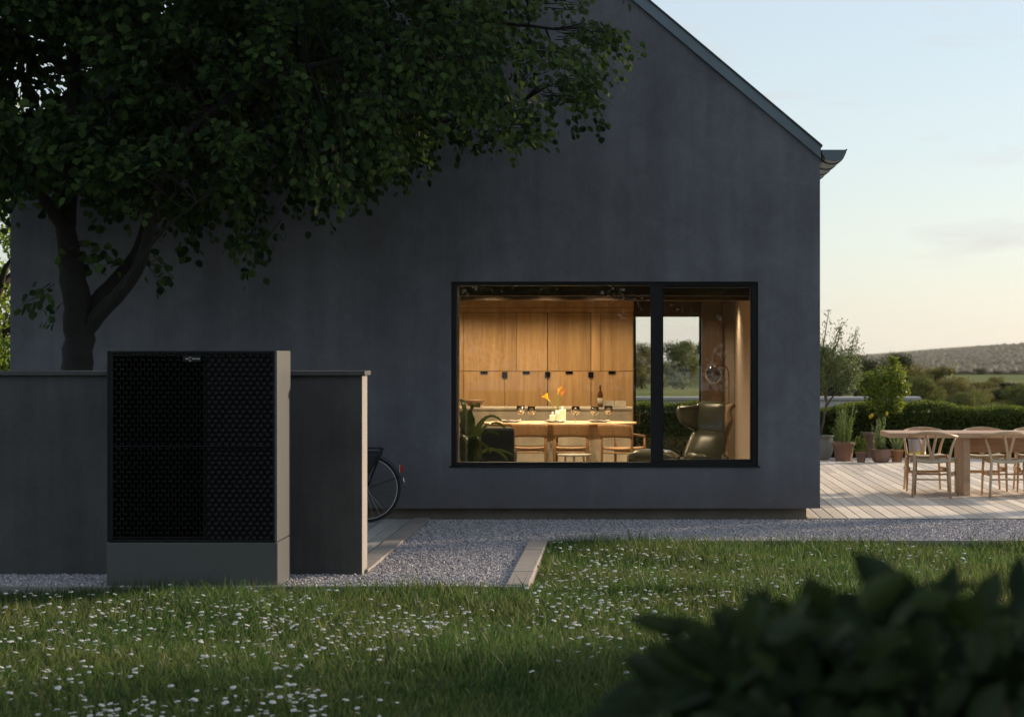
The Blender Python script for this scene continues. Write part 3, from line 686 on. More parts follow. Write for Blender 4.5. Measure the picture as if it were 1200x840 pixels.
MB().grid(wingfn(wl, .05), 12, 10, -.05).build('wing', 'olive_leather', wc, smooth=True)
wr = [lp(859.5, 492, -.16), lp(852.5, 512, .02), lp(862.5, 476, -.16), lp(853.2, 474.5, .10)]
MB().grid(wingfn(wr, .02), 10, 10, .05).build('wing', 'shell_oak', wc, smooth=True)
back = [lp(802, 541, -.12), lp(844, 545, -.18), lp(816, 507.5, .10), lp(851, 511, .01)]
MB().grid(pad(back, .035), 14, 12, -.07).build('backrest', 'olive_leather', wc, smooth=True)
MB().grid(lambda u, v: bil([lp(846, 545, -.1), lp(851, 545, .06), lp(852.5, 511, .06), lp(855, 511, .14)], u, v), 4, 6, .02).build('back_shell', 'shell_oak', wc, smooth=True)
seat = [lp(800, 546, -.75), lp(845, 547, -.75), lp(801, 544, -.10), lp(846, 546, -.16)]
MB().grid(pad(seat, .05, Vector((0, 0, 1))), 12, 10, .09).build('seat', 'olive_leather', wc, smooth=True)
MB().tube([lp(811, 533, -.15), lp(809, 534.5, -.3), lp(822, 536, -.5), lp(845, 540, -.55)], [.03, .045, .045, .03], 10).build('armrest', 'olive_leather', wc, smooth=True)
MB().tube([lp(850, 530, -.05), lp(849, 536, -.3), lp(852, 541, -.55)], [.03, .045, .035], 10).build('armrest', 'olive_leather', wc, smooth=True)
MB().tube([(0, -.35, .03), (0, -.35, .32)], .03, 12).build('pedestal', 'chrome', wc, smooth=True)
for k in range(4): MB().tube([(0, -.35, .05), (.3 * math.cos(k * 1.57 + .8), -.35 + .3 * math.sin(k * 1.57 + .8), .015)], [.022, .014], 8).build('foot', 'chrome', wc, smooth=True)
ot = empty('ottoman', (PX(766, 26.0), 26.0, FLZ), R(-8), 'olive leather ottoman standing in front of the wing chair', 'ottoman')
zo = PZ(525, 26.0) - FLZ
def ottofn(u, v):
    e = (1 - (2 * u - 1) ** 6) * (1 - (2 * v - 1) ** 6)
    return ((u - .5) * .56, (v - .5) * .45, zo - .075 + .07 * e - .02 * u)
MB().grid(ottofn, 16, 14, .12).build('cushion', 'olive_leather', ot, smooth=True)
MB().tube([(0, 0, .02), (0, 0, zo - .18)], .028, 12).build('pedestal', 'chrome', ot, smooth=True)
MB().lathe([(.22, 0), (.21, .014), (.03, .025)], n=24).build('base_plate', 'chrome', ot, smooth=True)
# arc floor lamp with smoked globe
LD = 26.5
fl = empty('floor_lamp', (PX(854, LD), LD, FLZ), 0, 'thin brass floor lamp with hanging smoked glass globe', 'lamp')
lx = fl.location.x
def ll(px, py): return (PX(px, LD) - lx, 0, PZ(py, LD) - FLZ)
MB().tube([(0, 0, .01), ll(854, 440), ll(853.2, 434), ll(850.5, 430.5), ll(846, 429.2), ll(840, 429), ll(836.5, 429.5)], .0105, 8).build('pole', 'brass', fl, smooth=True)
MB().lathe([(.14, 0), (.14, .012), (.02, .02)], n=28).build('base', 'brass', fl, smooth=True)
gz_ = PZ(439.5, LD) - FLZ; gx_ = PX(836.3, LD) - lx; rr = .096
MB().lathe([(max(.0, rr * math.sin(math.pi * k / 14)), -rr * math.cos(math.pi * k / 14)) for k in range(15)], (gx_, 0, gz_), 22).build('globe', 'smoked_glass', fl, smooth=True)
MB().lathe([(0, -.03), (.02, -.025), (.026, 0), (.02, .03), (.012, .05), (.012, .1)], (gx_, 0, gz_), 14).build('bulb_holder', 'brass', fl, smooth=True)
# house plant: each strap leaf is its own part
hpnt = empty('house_plant', (PX(548, 24.3), 24.35, FLZ), 0, 'large strap leaved house plant in a dark pot behind the left window edge', 'plant')
MB().lathe([(.13, 0), (.15, .02), (.18, .30), (.17, .30), (.15, .27), (0, .27)], n=26).build('pot', 'dark_fabric', hpnt, smooth=True)
hx, hy = hpnt.location.x, hpnt.location.y
tips = [(587, 494, .0, 482, 48), (566, 538, -.2, 488, 40), (594, 541, .1, 520, 60), (583, 512, .25, 505, 55), (560, 478, .2, 470, 30), (541, 486, -.1, 480, 20), (545, 540, -.3, 510, 25), (600, 536, .3, 528, 50),
        (525, 500, .1, 485, 20), (515, 520, -.1, 495, 20), (550, 520, -.35, 500, 20), (575, 530, -.15, 512, 40), (536, 470, .3, 478, 10), (590, 505, .4, 488, 40)]
for (tx, ty, dy, my, mid) in tips:
    d = 24.35
    P0 = Vector((random.uniform(-.05, .05), random.uniform(-.05, .05), .30)); P2 = Vector((PX(tx, d) - hx, dy, PZ(ty, d) - FLZ))
    P1 = Vector(((P0.x + P2.x) / 2 * .75, dy * .5, PZ(my, d) - FLZ + .12))
    wv = random.uniform(.05, .085)
    def lf(u, v):
        p = P0 * (1 - u) ** 2 + P1 * 2 * u * (1 - u) + P2 * u * u
        dv = (P1 - P0) * (1 - u) + (P2 - P1) * u; sd_ = dv.cross(Vector((0.1, .3, 1))).normalized()
        wu = wv * (math.sin(math.pi * min(1, u * .95 + .04)) ** .7)
        up = sd_.cross(dv).normalized()
        return p + sd_ * (v - .5) * 2 * wu + up * abs(v - .5) * .035
    MB().grid(lf, 12, 4).build('leaf', 'house_plant_leaf', hpnt, smooth=True)
# recessed ceiling downlights (lit)
def downlight(x, y, power, spot=70, where='just inside the window'):
    r = empty('downlight', (x, y, CLZ - .006), 0, 'small lit downlight recessed in the dark timber ceiling ' + where, 'ceiling light', 'recessed downlights ' + where)
    MB().lathe([(.045, -.012), (.055, -.012), (.055, 0), (.045, 0)], n=20).build('trim_ring', 'frame_metal', r)
    MB().lathe([(0, -.006), (.044, -.006)], n=20).build('lens', 'lamp_glow', r)
    l = bpy.data.lights.new('downlight_beam', 'SPOT'); l.energy = power * 1.1; l.color = (1.0, 0.76, 0.47); l.spot_size = R(spot * 2); l.spot_blend = .7; l.shadow_soft_size = .04
    lo = bpy.data.objects.new('downlight_beam', l); COL.objects.link(lo); lo.parent = r; lo.location = (0, 0, -.03)
for k_, px_ in enumerate((540, 598, 641, 692, 728)): downlight(PX(px_, 32.3), 32.3, (44, 20, 24, 20, 22)[k_], 80, 'in front of the oak cupboards')
for px_ in (600, 652, 705): downlight(PX(px_, 29.05), 29.0, 95, 50, 'over the dining table')
for px_ in (575, 640, 705): downlight(PX(px_, 30.1), 30.1, 26, 76, 'between table and island')
for px_ in (575, 640, 705): downlight(PX(px_, 26.9), 26.9, 40, 80, 'on the window side of the table')
downlight(.55, 25.2, 14, 62, 'above the wing chair'); downlight(-1.2, 24.7, 30, 70, 'above the house plant'); downlight(1.22, 32.6, 26, 80, 'beside the timber post'); downlight(.7, 28.5, 34, 80, 'behind the wing chair')

# ------------------------------------------------------------------ garden wall, heat pump, bicycle
GW = 17.34; gx1 = PX(423.5, GW)
gw = empty('garden_wall', (gx1, GW, 0), 0, 'low dark concrete garden wall with a thin coping behind the heat pump', 'wall')
go = tuple(gw.location); GZ = PZ(440, GW)
MB(go).box(-7.6, gx1, GW, GW + .34, -.2, GZ).build('wall_body', 'garden_concrete', gw, bevel=.004)
MB(go).box(gx1 + .0005, gx1 + .006, GW + .003, GW + .337, -.2, GZ - .001).build('end_face', 'kerb_concrete', gw)  # slab paler than the wall; the sunlit end's brightness is put into its colour
MB(go).box(-7.6, gx1 + .03, GW - .03, GW + .37, GZ + .001, PZ(434.5, GW)).build('coping', 'garden_concrete', gw, bevel=.003)
HD = 16.42; ux0, ux1 = PX(126, HD), PX(324.5, HD); uzb, uzt = PZ(634.5, HD), PZ(411, HD); ud = .64
hpump = empty('heat_pump', ((ux0 + ux1) / 2, HD, 0), 0, 'black grilled outdoor heat pump unit standing before the garden wall', 'heat pump')
uo = tuple(hpump.location)
def up(x0, x1, y0, y1, z0, z1, name, mat, parent=None, bevel=0.0): return MB(uo).box(x0, x1, y0, y1, z0, z1).build(name, mat, parent or hpump, bevel=bevel)
base = up(ux0 - .006, ux1, HD - .004, HD + ud, -.05, uzb - .006, 'base_cover', 'unit_base', bevel=.004)
up(ux1 + .0005, ux1 + .004, HD + .001, HD + ud, -.05, uzb - .008, 'side_cover', 'unit_side', base)
up(ux1 - .016, ux1 + .003, HD - .004, HD + ud, uzb, uzt, 'side_panel', 'unit_side', bevel=.004)
up(ux0 - .003, ux0 + .014, HD + .004, HD + ud, uzb, uzt, 'side_panel', 'unit_side', bevel=.004); up(ux0 - .002, ux0 + .0142, HD - .003, HD + .0035, uzb, uzt, 'corner_strip', 'unit_black')
up(ux0 + .0145, ux1 - .0165, HD + .02, HD + ud, uzt - .02, uzt - .002, 'top_panel', 'unit_base')
up(ux0 + .0145, ux1 - .0165, HD + ud - .02, HD + ud - .001, uzb, uzt - .021, 'rear_panel', 'black')
up(ux0 + .0145, ux1 - .0165, HD + .02, HD + ud - .021, uzb, uzb + .02, 'bottom_panel', 'unit_black')
gx0_, gx1_ = ux0 + .0145, ux1 - .0165
# frame round the grille
for (a, b, c, d) in ((gx0_, gx0_ + .026, uzb, uzt - .001), (gx1_ - .012, gx1_, uzb, uzt - .001)):
    up(a, b, HD - .002, HD + .03, c, d, 'grille_frame', 'unit_black', bevel=.002)
for (c, d) in ((uzb, uzb + .014), (uzt - .014, uzt - .001), ((uzb + uzt) / 2 - .004, (uzb + uzt) / 2 + .004)):
    up(gx0_ + .0265, gx1_ - .0125, HD - .001, HD + .03, c, d, 'grille_frame', 'unit_black', bevel=.002)
# lattice of fins and staggered louvre cells
g = MB(uo); xa, xb = gx0_ + .027, gx1_ - .013; xs_ = PX(241, HD)
nx = 46; px_ = (xb - xa) / nx; nz = 40; pz_ = (uzt - uzb - .03) / nz
for i in range(nx + 1):
    x = xa + i * px_; g.box(x - .0012, x + .0012, HD + .002, HD + .026, uzb + .0145, uzt - .0145)
for i in range(nx):
    xc = xa + (i + .5) * px_; right = xc > xs_
    for j in range(nz):
        if (i + j) % 2 and not right and j not in (0, nz - 1): continue
        z0 = uzb + .015 + j * pz_
        w = px_ * .5 - .0014
        if right:
            if (i + j) % 2 == 0:
                g.add([(xc - w, HD + .003, z0 + pz_ * .2), (xc + w, HD + .003, z0 + pz_ * .2), (xc + w, HD + .016, z0 + pz_ * .76), (xc - w, HD + .016, z0 + pz_ * .76),
                       (xc - w, HD + .010, z0 + pz_ * .2), (xc + w, HD + .010, z0 + pz_ * .2), (xc + w, HD + .02, z0 + pz_ * .76), (xc - w, HD + .02, z0 + pz_ * .76)],
                      [(0, 1, 2, 3), (7, 6, 5, 4), (0, 4, 5, 1), (3, 2, 6, 7)])
            else: g.box(xc - w, xc + w, HD + .012, HD + .022, z0 + pz_ * .40, z0 + pz_ * .58)
        else:
            g.box(xc - w, xc + w, HD + .006, HD + .02, z0 + pz_ * .36, z0 + pz_ * .62)
tag(g.build('grille_lattice', 'unit_black', hpump), kind='stuff')
up(xs_ - .03, xb, HD + .05, HD + .07, uzb + .021, uzt - .022, 'inner_baffle', 'unit_black')
for zc in (uzb + (uzt - uzb) * .26, uzb + (uzt - uzb) * .74):
    xc = (xa + xs_) / 2
    fan = MB(uo); rf = .29
    for k in range(5):
        a0 = k * 2 * math.pi / 5
        def bl(u, v):
            r_ = .06 + (rf - .06) * u; an = a0 + (v - .5) * 1.0 + u * .35
            return (xc + r_ * math.cos(an), HD + .46 + (v - .5) * .1, zc + r_ * math.sin(an))
        fan.grid(bl, 6, 5, .006)
    fo = fan.build('fan', 'black', hpump, smooth=True)
    MB(uo).tube([(xc, HD + .42, zc), (xc, HD + .52, zc)], .065, 20).build('hub', 'black', fo).location = (0, 0, 0)
    MB(uo).tube([(xc + rf * 1.06 * math.cos(k * math.pi / 20), HD + .44, zc + rf * 1.06 * math.sin(k * math.pi / 20)) for k in range(41)], .012, 6, False).build('fan_ring', 'black', hpump, smooth=True)
# badge
bx0, bx1, bz = PX(214, HD), PX(236, HD), PZ(420.4, HD)
badge = up(bx0, bx1, HD - .006, HD + .002, bz - .024, bz + .022, 'badge_plate', 'unit_black', bevel=.002)
def text_mesh(body, size):
    c = bpy.data.curves.new('lettering', 'FONT'); c.body = body; c.size = size; c.align_x = 'LEFT'; c.extrude = .0006; c.resolution_u = 2
    o = bpy.data.objects.new('tmp', c); COL.objects.link(o); bpy.context.view_layer.update()
    me = bpy.data.meshes.new_from_object(o.evaluated_get(bpy.context.evaluated_depsgraph_get())); bpy.data.objects.remove(o); return me
lw = PX(234, HD) - PX(217, HD)
me1 = text_mesh('VIE', .0145); me2 = text_mesh('MANN', .0145); me3 = text_mesh('SS', .021)
def wid(me): xs__ = [v.co.x for v in me.vertices]; return min(xs__), max(xs__)
xcur = PX(217.2, HD)
tot = sum(wid(m_)[1] - wid(m_)[0] for m_ in (me1, me2)) + .014
sc_ = lw / (tot + .006)
for me_, kind in ((me1, 0), (None, 1), (me2, 0)):
    if me_ is not None:
        a, b = wid(me_)
        lo = link(me_, 'lettering', 'lettering', badge, (xcur - uo[0] - a * sc_, HD - .0068 - uo[1], bz - .005 * sc_)); lo.rotation_euler = (R(90), 0, 0); lo.scale = (sc_, sc_, sc_)
        xcur += (b - a) * sc_ + .003 * sc_
    else:
        # double S emblem: one S above the other, wider than the letters
        for dz in (0.0085, -0.0085):
            a, b = wid(me3)
            lo = link(me3.copy(), 'emblem', 'lettering', badge, (xcur - uo[0] - a * .6 * sc_, HD - .0068 - uo[1], bz + dz * sc_ - .0055 * sc_)); lo.rotation_euler = (R(90), 0, 0); lo.scale = (.6 * sc_, .62 * sc_, sc_)
        xcur += .017 * sc_
# bicycle leaning along the house wall
BD = 22.5; bk = empty('bicycle', (PX(430, BD), BD, 0.0), 0, 'black city bicycle, rear wheel showing past the end of the garden wall', 'bicycle')
def wheel(cx, parent_name):
    wr_ = .325; zc = wr_ + .012
    w = MB().tube([(cx + wr_ * math.cos(k * math.pi / 24), 0, zc + wr_ * math.sin(k * math.pi / 24)) for k in range(49)], .013, 8, False).build('wheel', 'rubber', bk, smooth=True)
    MB().tube([(cx + (wr_ - .02) * math.cos(k * math.pi / 24), 0, zc + (wr_ - .02) * math.sin(k * math.pi / 24)) for k in range(49)], .007, 6, False).build('rim', 'chrome', w, smooth=True)
    sp = MB()
    for k in range(28):
        a = k * 2 * math.pi / 28; a2 = a + (.35 if k % 2 else -.35); sp.tube([(cx + .022 * math.cos(a2), .02 if k % 4 < 2 else -.02, zc + .022 * math.sin(a2)), (cx + (wr_ - .02) * math.cos(a), 0, zc + (wr_ - .02) * math.sin(a))], .0011, 3, False)
    tag(sp.build('spokes', 'chrome', w), kind='stuff')
    MB().tube([(cx, -.045, zc), (cx, .045, zc)], .02, 10).build('hub', 'chrome', w, smooth=True)
    return zc
zc = wheel(0, 'rear'); wheel(-1.08, 'front')
def bt(pts, r, name='frame_tube', mat='bike_paint', n=8): return MB().tube(pts, r, n).build(name, mat, bk, smooth=True)
bt([(0, -.04, zc), (-.28, -.035, .66)], .009); bt([(0, .04, zc), (-.28, .035, .66)], .009)
bt([(0, -.04, zc), (-.45, -.03, .28)], .010); bt([(0, .04, zc), (-.45, .03, .28)], .010)
bt([(-.45, 0, .28), (-.25, 0, .78)], .016); bt([(-.45, 0, .28), (-.95, 0, .72)], .017); bt([(-.29, 0, .68), (-.93, 0, .80)], .015); bt([(-.94, 0, .68), (-.97, 0, .92)], .017)
for s in (-.05, .05): bt([(-.96, s * .5, .68), (-1.0, s, .55), (-1.08, s, zc)], .009, 'fork')
bt([(-.97, 0, .90), (-.98, 0, 1.02)], .012, 'stem'); bt([(-.80, -.28, 1.02), (-.92, -.24, 1.04), (-.99, 0, 1.03), (-.92, .24, 1.04), (-.80, .28, 1.02)], .012, 'handlebar', 'chrome')
MB().grid(lambda u, v: (-.10 - u * .26, (v - .5) * (.20 * (1 - u) ** .8 + .04), .90 + .015 * math.sin(u * 3) - .05 * (abs(v - .5) * 2) ** 2), 8, 8, .05).build('saddle', 'rubber', bk, smooth=True)
bt([(-.25, 0, .76), (-.23, 0, .87)], .013, 'seat_post', 'chrome')
fend = [(0 + .352 * math.cos(R(a)), zc + .352 * math.sin(R(a))) for a in range(8, 190, 7)]
MB().grid(lambda u, v: (fend[min(int(u * (len(fend) - 1) + .5), len(fend) - 1)][0], (v - .5) * .05, fend[min(int(u * (len(fend) - 1) + .5), len(fend) - 1)][1]), len(fend) - 1, 2, .003).build('rear_fender', 'bike_paint', bk, smooth=True)
MB().grid(lambda u, v: (-1.08 + .352 * math.cos(R(20 + 150 * u)), (v - .5) * .05, zc + .352 * math.sin(R(20 + 150 * u))), 16, 2, .003).build('front_fender', 'bike_paint', bk, smooth=True)
rk = MB(); zt_ = zc + .405
bt([(-.30, -.06, zt_), (.13, -.06, zt_), (.165, -.03, zt_ - .01), (.165, .03, zt_ - .01), (.13, .06, zt_), (-.30, .06, zt_)], .007, 'luggage_rack')
bt([(.155, -.05, zt_ - .01), (.16, -.05, zt_ - .07), (.12, -.04, zc + .36)], .005, 'rack_stay')
for s in (-.055, .055): bt([(0, s, zc), (.135, s, zt_ - .06), (.14, s, zt_)], .005, 'rack_stay'); bt([(0, s * .8, zc), (.33, s * .4, zc + .12)], .004, 'fender_stay')
MB().grid(lambda u, v: (-.16 + .33 * u * (.35 + .65 * v), -.047 - .01 * math.sin(u * 3), zc + .02 + v * .36 + 0 * u), 8, 6, .006).build('skirt_guard', 'dark_fabric', bk, smooth=True)
MB().box(.335, .362, -.03, .03, zc + .165, zc + .235).build('rear_light', 'red_lens', bk, bevel=.008)
MB().box(.325, .336, -.032, .032, zc + .16, zc + .242).build('light_bracket', 'chrome', bk, bevel=.004)
bt([(.355, 0, zc + .13), (.373, 0, zc + .07), (.368, 0, zc + .02)], .008, 'reflector_strip', 'chrome')
MB().tube([(-.45, -.05, .28), (-.45, .05, .28)], .03, 14).build('crank', 'chrome', bk)
for s in (-1, 1): bt([(-.45, s * .06, .28), (-.45 + s * .12, s * .065, .28 - s * .11)], .009, 'crank_arm', 'chrome'); MB().box(-.5 + s * .12, -.4 + s * .12, s * .11 - .04, s * .11 + .04, .16 - s * .11 + .01, .18 - s * .11 + .01).build('pedal', 'rubber', bk)
MB().box(-.53, -.02, -.07, -.045, zc - .05, zc + .045).build('chain_guard', 'bike_paint', bk, bevel=.02)
bt([(-.4, .05, .26), (-.33, .2, .012)], .008, 'kick_stand', 'chrome')

# ------------------------------------------------------------------ terrace furniture
def wishbone_mesh_parts():
    P = {}
    P['seat'] = (MB().grid(lambda u, v: ((u - .5) * (.38 + .10 * v), (v - .5) * .42, .435 + .018 * (abs(u - .5) * 2) ** 2 - .004), 10, 10, .035), 'woven_cord')
    rail = [(-.275, .16, .69), (-.282, .05, .70), (-.262, -.10, .715), (-.20, -.215, .735), (-.10, -.265, .752), (0, -.278, .757), (.10, -.265, .752), (.20, -.215, .735), (.262, -.10, .715), (.282, .05, .70), (.275, .16, .69)]
    P['top_rail'] = (MB().tube(rail, [.013, .017, .018, .018, .020, .021, .020, .018, .018, .017, .013], 10), 'pale_beech')
    for s in (-1, 1):
        P['rear%d' % s] = (MB().tube([(s * .225, -.235, 0), (s * .21, -.215, .25), (s * .20, -.20, .44), (s * .225, -.15, .57), (s * .262, -.06, .705)], [.013, .017, .018, .016, .012], 10), 'pale_beech')
        P['front%d' % s] = (MB().tube([(s * .255, .215, 0), (s * .245, .205, .30), (s * .238, .20, .455)], [.012, .018, .015], 10), 'pale_beech')
        P['side%d' % s] = (MB().box(min(s * .21, s * .236), max(s * .21, s * .236), -.20, .20, .25, .29), 'pale_beech')
        P['siderail%d' % s] = (MB().tube([(s * .205, -.20, .415), (s * .24, .20, .415)], .013, 8), 'pale_beech')
    P['st1'] = (MB().tube([(-.215, -.22, .21), (.215, -.22, .21)], .010, 8), 'pale_beech')
    P['st2'] = (MB().tube([(-.245, .205, .25), (.245, .205, .25)], .010, 8), 'pale_beech')
    def sp_(pts, w):
        b = MB(); n_ = len(pts)
        for (p, q) in zip(pts, pts[1:]):
            b.add([(p[0] - w, p[1], p[2]), (p[0] + w, p[1], p[2]), (q[0] + w, q[1], q[2]), (q[0] - w, q[1], q[2]), (p[0] - w, p[1] + .012, p[2]), (p[0] + w, p[1] + .012, p[2]), (q[0] + w, q[1] + .012, q[2]), (q[0] - w, q[1] + .012, q[2])],
                  [(0, 1, 2, 3), (7, 6, 5, 4), (0, 3, 7, 4), (1, 5, 6, 2)])
        return b
    b = sp_([(-.012, -.20, .42), (-.014, -.215, .52), (-.035, -.24, .62), (-.062, -.262, .74)], .016)
    b2 = sp_([(.012, -.2005, .42), (.014, -.2155, .52), (.035, -.2405, .62), (.062, -.2625, .74)], .016)
    P['back_splat'] = (b, 'pale_beech'); P['back_splat2'] = (b2, 'pale_beech')
    return P
WP = wishbone_mesh_parts(); WM = {k: (b.mesh(k, True), m) for k, (b, m) in WP.items()}
NM = {'rear-1': 'leg', 'rear1': 'leg', 'front-1': 'leg', 'front1': 'leg', 'side-1': 'stretcher', 'side1': 'stretcher', 'st1': 'stretcher', 'st2': 'stretcher', 'siderail-1': 'seat_rail', 'siderail1': 'seat_rail', 'back_splat2': 'back_splat'}
def wishbone(loc, rz, label):
    r = empty('wishbone_chair', loc, rz, label, 'chair', 'wooden armchairs round the terrace table')
    for k, (me, m) in WM.items(): link(me, NM.get(k, k), m, r)
    return r
def ch(px, d): return (PX(px, d), d, .002)
wishbone(ch(1094.5, 26.52), R(-15), 'pale wooden armchair with its back to us, before the table end')
wishbone(ch(1179, 26.52), R(-1), 'pale wooden armchair with its back to us, second along the near side')
wishbone(ch(1084, 27.66), R(181), 'wooden armchair facing us behind the left end of the terrace table')
wishbone(ch(1153, 27.66), R(178), 'wooden armchair facing us behind the middle of the terrace table')
wishbone(ch(1213, 27.66), R(180), 'wooden armchair behind the terrace table, cut by the right picture edge')
tb = empty('terrace_table', (PX(1042, 26.5), 26.5, 0), 0, 'long plank top timber table on slab legs on the terrace', 'table')
to_ = tuple(tb.location); tX0 = to_[0]; tX1 = tX0 + 3.1
for k in range(4):
    MB(to_).box(tX0, tX1, 26.50 + k * .235, 26.50 + k * .235 + .232, .69, .75).build('top_plank', 'teak', tb, bevel=.005)
xs0 = PX(1128.5, 26.62)
MB(to_).box(xs0, xs0 + .08, 26.58, 27.32, .002, .689).build('leg', 'teak', tb, bevel=.004)
MB(to_).box(tX1 - .9, tX1 - .82, 26.58, 27.32, .002, .689).build('leg', 'teak', tb, bevel=.004)
MB(to_).box(xs0 + .081, tX1 - .901, 26.93, 26.97, .50, .689).build('apron', 'teak', tb, bevel=.003)
# pots and plants
def pot(loc, prof, mat, parent, n=28):
    return MB().lathe(prof, (0, 0, 0), n).build('pot', mat, parent, smooth=True)
def flower_pot(r, h, rim=.028):
    return [(r * .72, 0), (r * .74, .01), (r * .95, h - rim), (r * .955, h - rim), (r * 1.04, h - rim + .002), (r * 1.06, h), (r * .98, h), (r * .92, h - .03), (0, h - .035)]
def plant(name, px, py, label, cat='potted plant'):
    d = EYE * F / (py - CY); return empty(name, (PX(px, d), d, .002), 0, label, cat), d
def branchy(root, z0, specs, r0, mat): 
    out = []
    b = MB()
    for pts in specs:
        pts = [Vector(p) for p in pts]
        n_ = len(pts); b.tube(pts, [r0 * (1 - .75 * i / (n_ - 1)) for i in range(n_)], 7); out.append(pts)
    b.build('trunk', mat, root, smooth=True); return out
def sprigs(tw, n_per, lmin, lmax, w, ang=0.9, spread=.02):
    P, A = [], []
    for pts in tw:
        pts = [np.array(p) for p in pts]
        seg = [(a, b) for a, b in zip(pts, pts[1:])]
        for _ in range(n_per):
            a, b = seg[rng.integers(len(seg))]; t_ = rng.random(); d = b - a; d = d / (np.linalg.norm(d) + 1e-9)
            P.append(a + (b - a) * t_ + rng.normal(size=3) * spread); v_ = rng.normal(size=3); v_ /= np.linalg.norm(v_); A.append(d + v_ * ang)
    P = np.array(P); n_ = len(P); return P, np.array(A), rand_dirs(n_) + np.array([0, 0, .6]), rng.uniform(lmin, lmax, n_), w
# olive tree in grey pot
ol, d = plant('olive_tree', 961, 538.5, 'slender olive tree in a round grey pot beside the house corner', 'tree')
pot(None, [(.13, 0), (.17, .03), (.215, .16), (.215, .28), (.205, .36), (.225, .365), (.228, .385), (.20, .385), (.19, .35), (0, .34)], 'pot_grey', ol)
def oz(px, py): return (PX(px, d) - ol.location.x, random.uniform(-.12, .12), PZ(py, d) - .002)
tw = []
tw += branchy(ol, 0, [[(.0, 0, .33), oz(966, 490), oz(968, 470), oz(969, 445), oz(975, 415), oz(980, 395), oz(986, 378)], [oz(967, 478), oz(975, 466), oz(985, 455), oz(992, 435), oz(998, 410), oz(1003, 385)],
                      [oz(968, 470), oz(960, 440), oz(964, 410), oz(968, 385), oz(972, 362)], [oz(975, 415), oz(982, 400), oz(985, 384)], [oz(968, 460), oz(955, 445), oz(948, 420)], [oz(985, 455), oz(1000, 445), oz(1006, 430)]], .018, 'pale_bark')
low = []
for _ in range(60):
    px0, py0 = random.uniform(955, 1000), random.uniform(415, 462); p0 = Vector(oz(px0, py0)); low.append([p0, p0 + Vector((random.uniform(-.1, .15), random.uniform(-.1, .1), random.uniform(.05, .25)))])
Pt, A, N, Ls, w = sprigs([t[-4:] for t in tw] * 2 + low, 75, .045, .075, .016, .9, .05)
link(leaf_cloud('foliage', Pt, A, N, Ls, w, LEAF_SLIM), 'foliage', 'olive_leaf', ol); tag(ol.children[-1], kind='stuff')
for o in ol.children:
    if o.name.startswith('foliage'): o['kind'] = 'stuff'
def stuff(o): o['kind'] = 'stuff'; return o
# rosemary style shrub in wide terracotta pot
rs, d = plant('potted_shrub', 988.5, 540, 'tall feathery green shrub in a wide terracotta pot')
pot(None, flower_pot(.175, .30, .06), 'terracotta', rs)
tw = []
for _ in range(46):
    a = random.uniform(0, 6.28); r1 = random.uniform(.02, .12); h = random.uniform(.45, .92); r2 = r1 + random.uniform(.02, .14)
    tw.append([(r1 * math.cos(a), r1 * math.sin(a), .27), (r1 * 1.2 * math.cos(a), r1 * 1.2 * math.sin(a), .27 + (h - .27) * .5), (r2 * math.cos(a), r2 * math.sin(a), h)])
b = MB()
for t in tw: b.tube(t, [.004, .003, .0015], 5)
stuff(b.build('stems', 'green_stem', rs)); stuff(link(leaf_cloud('foliage', *sprigs(tw, 42, .025, .05, .008, .8, .008), LEAF_SLIM), 'foliage', 'herb_leaf', rs))
# small terracotta pot with dark herb
sm, d = plant('potted_herb', 1009, 541.5, 'small terracotta pot with a low dark herb')
pot(None, flower_pot(.083, .165, .03), 'terracotta', sm)
P = rng.normal(size=(420, 3)) * np.array([.055, .055, .07]) + np.array([0, 0, .25]); P[:, 2] = np.maximum(P[:, 2], .15)
stuff(link(leaf_cloud('foliage', P, rand_dirs(420) + np.array([0, 0, .5]), rand_dirs(420), .045, .025), 'foliage', 'hedge_leaf', sm))
# lemon tree in tall terracotta pot
lm, d = plant('lemon_tree', 1022, 536, 'small lemon tree with yellow fruit in a tall terracotta pot', 'tree')
pot(None, flower_pot(.16, .41, .05), 'terracotta', lm)
def lz(px, py, dy=0): return Vector((PX(px, d) - lm.location.x, dy, PZ(py, d) - .002))
tw = branchy(lm, 0, [[(0.03, 0, .38), lz(1028, 500), lz(1030, 480), lz(1031, 465)], [lz(1030, 478), lz(1020, 460, .05), lz(1012, 448, .08)], [lz(1031, 466), lz(1042, 450, -.06), lz(1052, 436, -.1)], [lz(1030, 470), lz(1034, 450, .1), lz(1040, 432, .12)]], .017, 'pale_bark')
cl = []
for (cx, cy, rr_) in ((1018, 450, .17), (1036, 446, .20), (1050, 440, .15), (1057, 455, .12), (1026, 468, .17), (1045, 463, .17), (1012, 446, .10), (1034, 482, .10), (1050, 475, .12), (1047, 424, .06)):
    c = np.array(lz(cx, cy)); rr_ *= 1.22; n_ = int(rr_ * 2300); q = rng.normal(size=(n_, 3)); q = unit(q) * (rng.random((n_, 1)) ** .5) * rr_; q[:, 1] *= 1.2; cl.append(c + q)
P = np.concatenate(cl); n_ = len(P)
stuff(link(leaf_cloud('foliage', P, rand_dirs(n_) + np.array([0, 0, .2]), rand_dirs(n_) + np.array([0, 0, .9]), rng.uniform(.05, .085, n_), .036), 'foliage', 'lemon_leaf', lm))
for (px_, py_, dy) in ((1021, 486, -.12), (1038, 484, -.15), (1019.5, 488, -.05)):
    c = lz(px_, py_, dy); MB().lathe([(0, -.038), (.010, -.032), (.024, -.010), (.025, .007), (.016, .024), (.005, .031), (0, .033)], tuple(c), 12).build('lemon', 'lemon', lm, smooth=True)
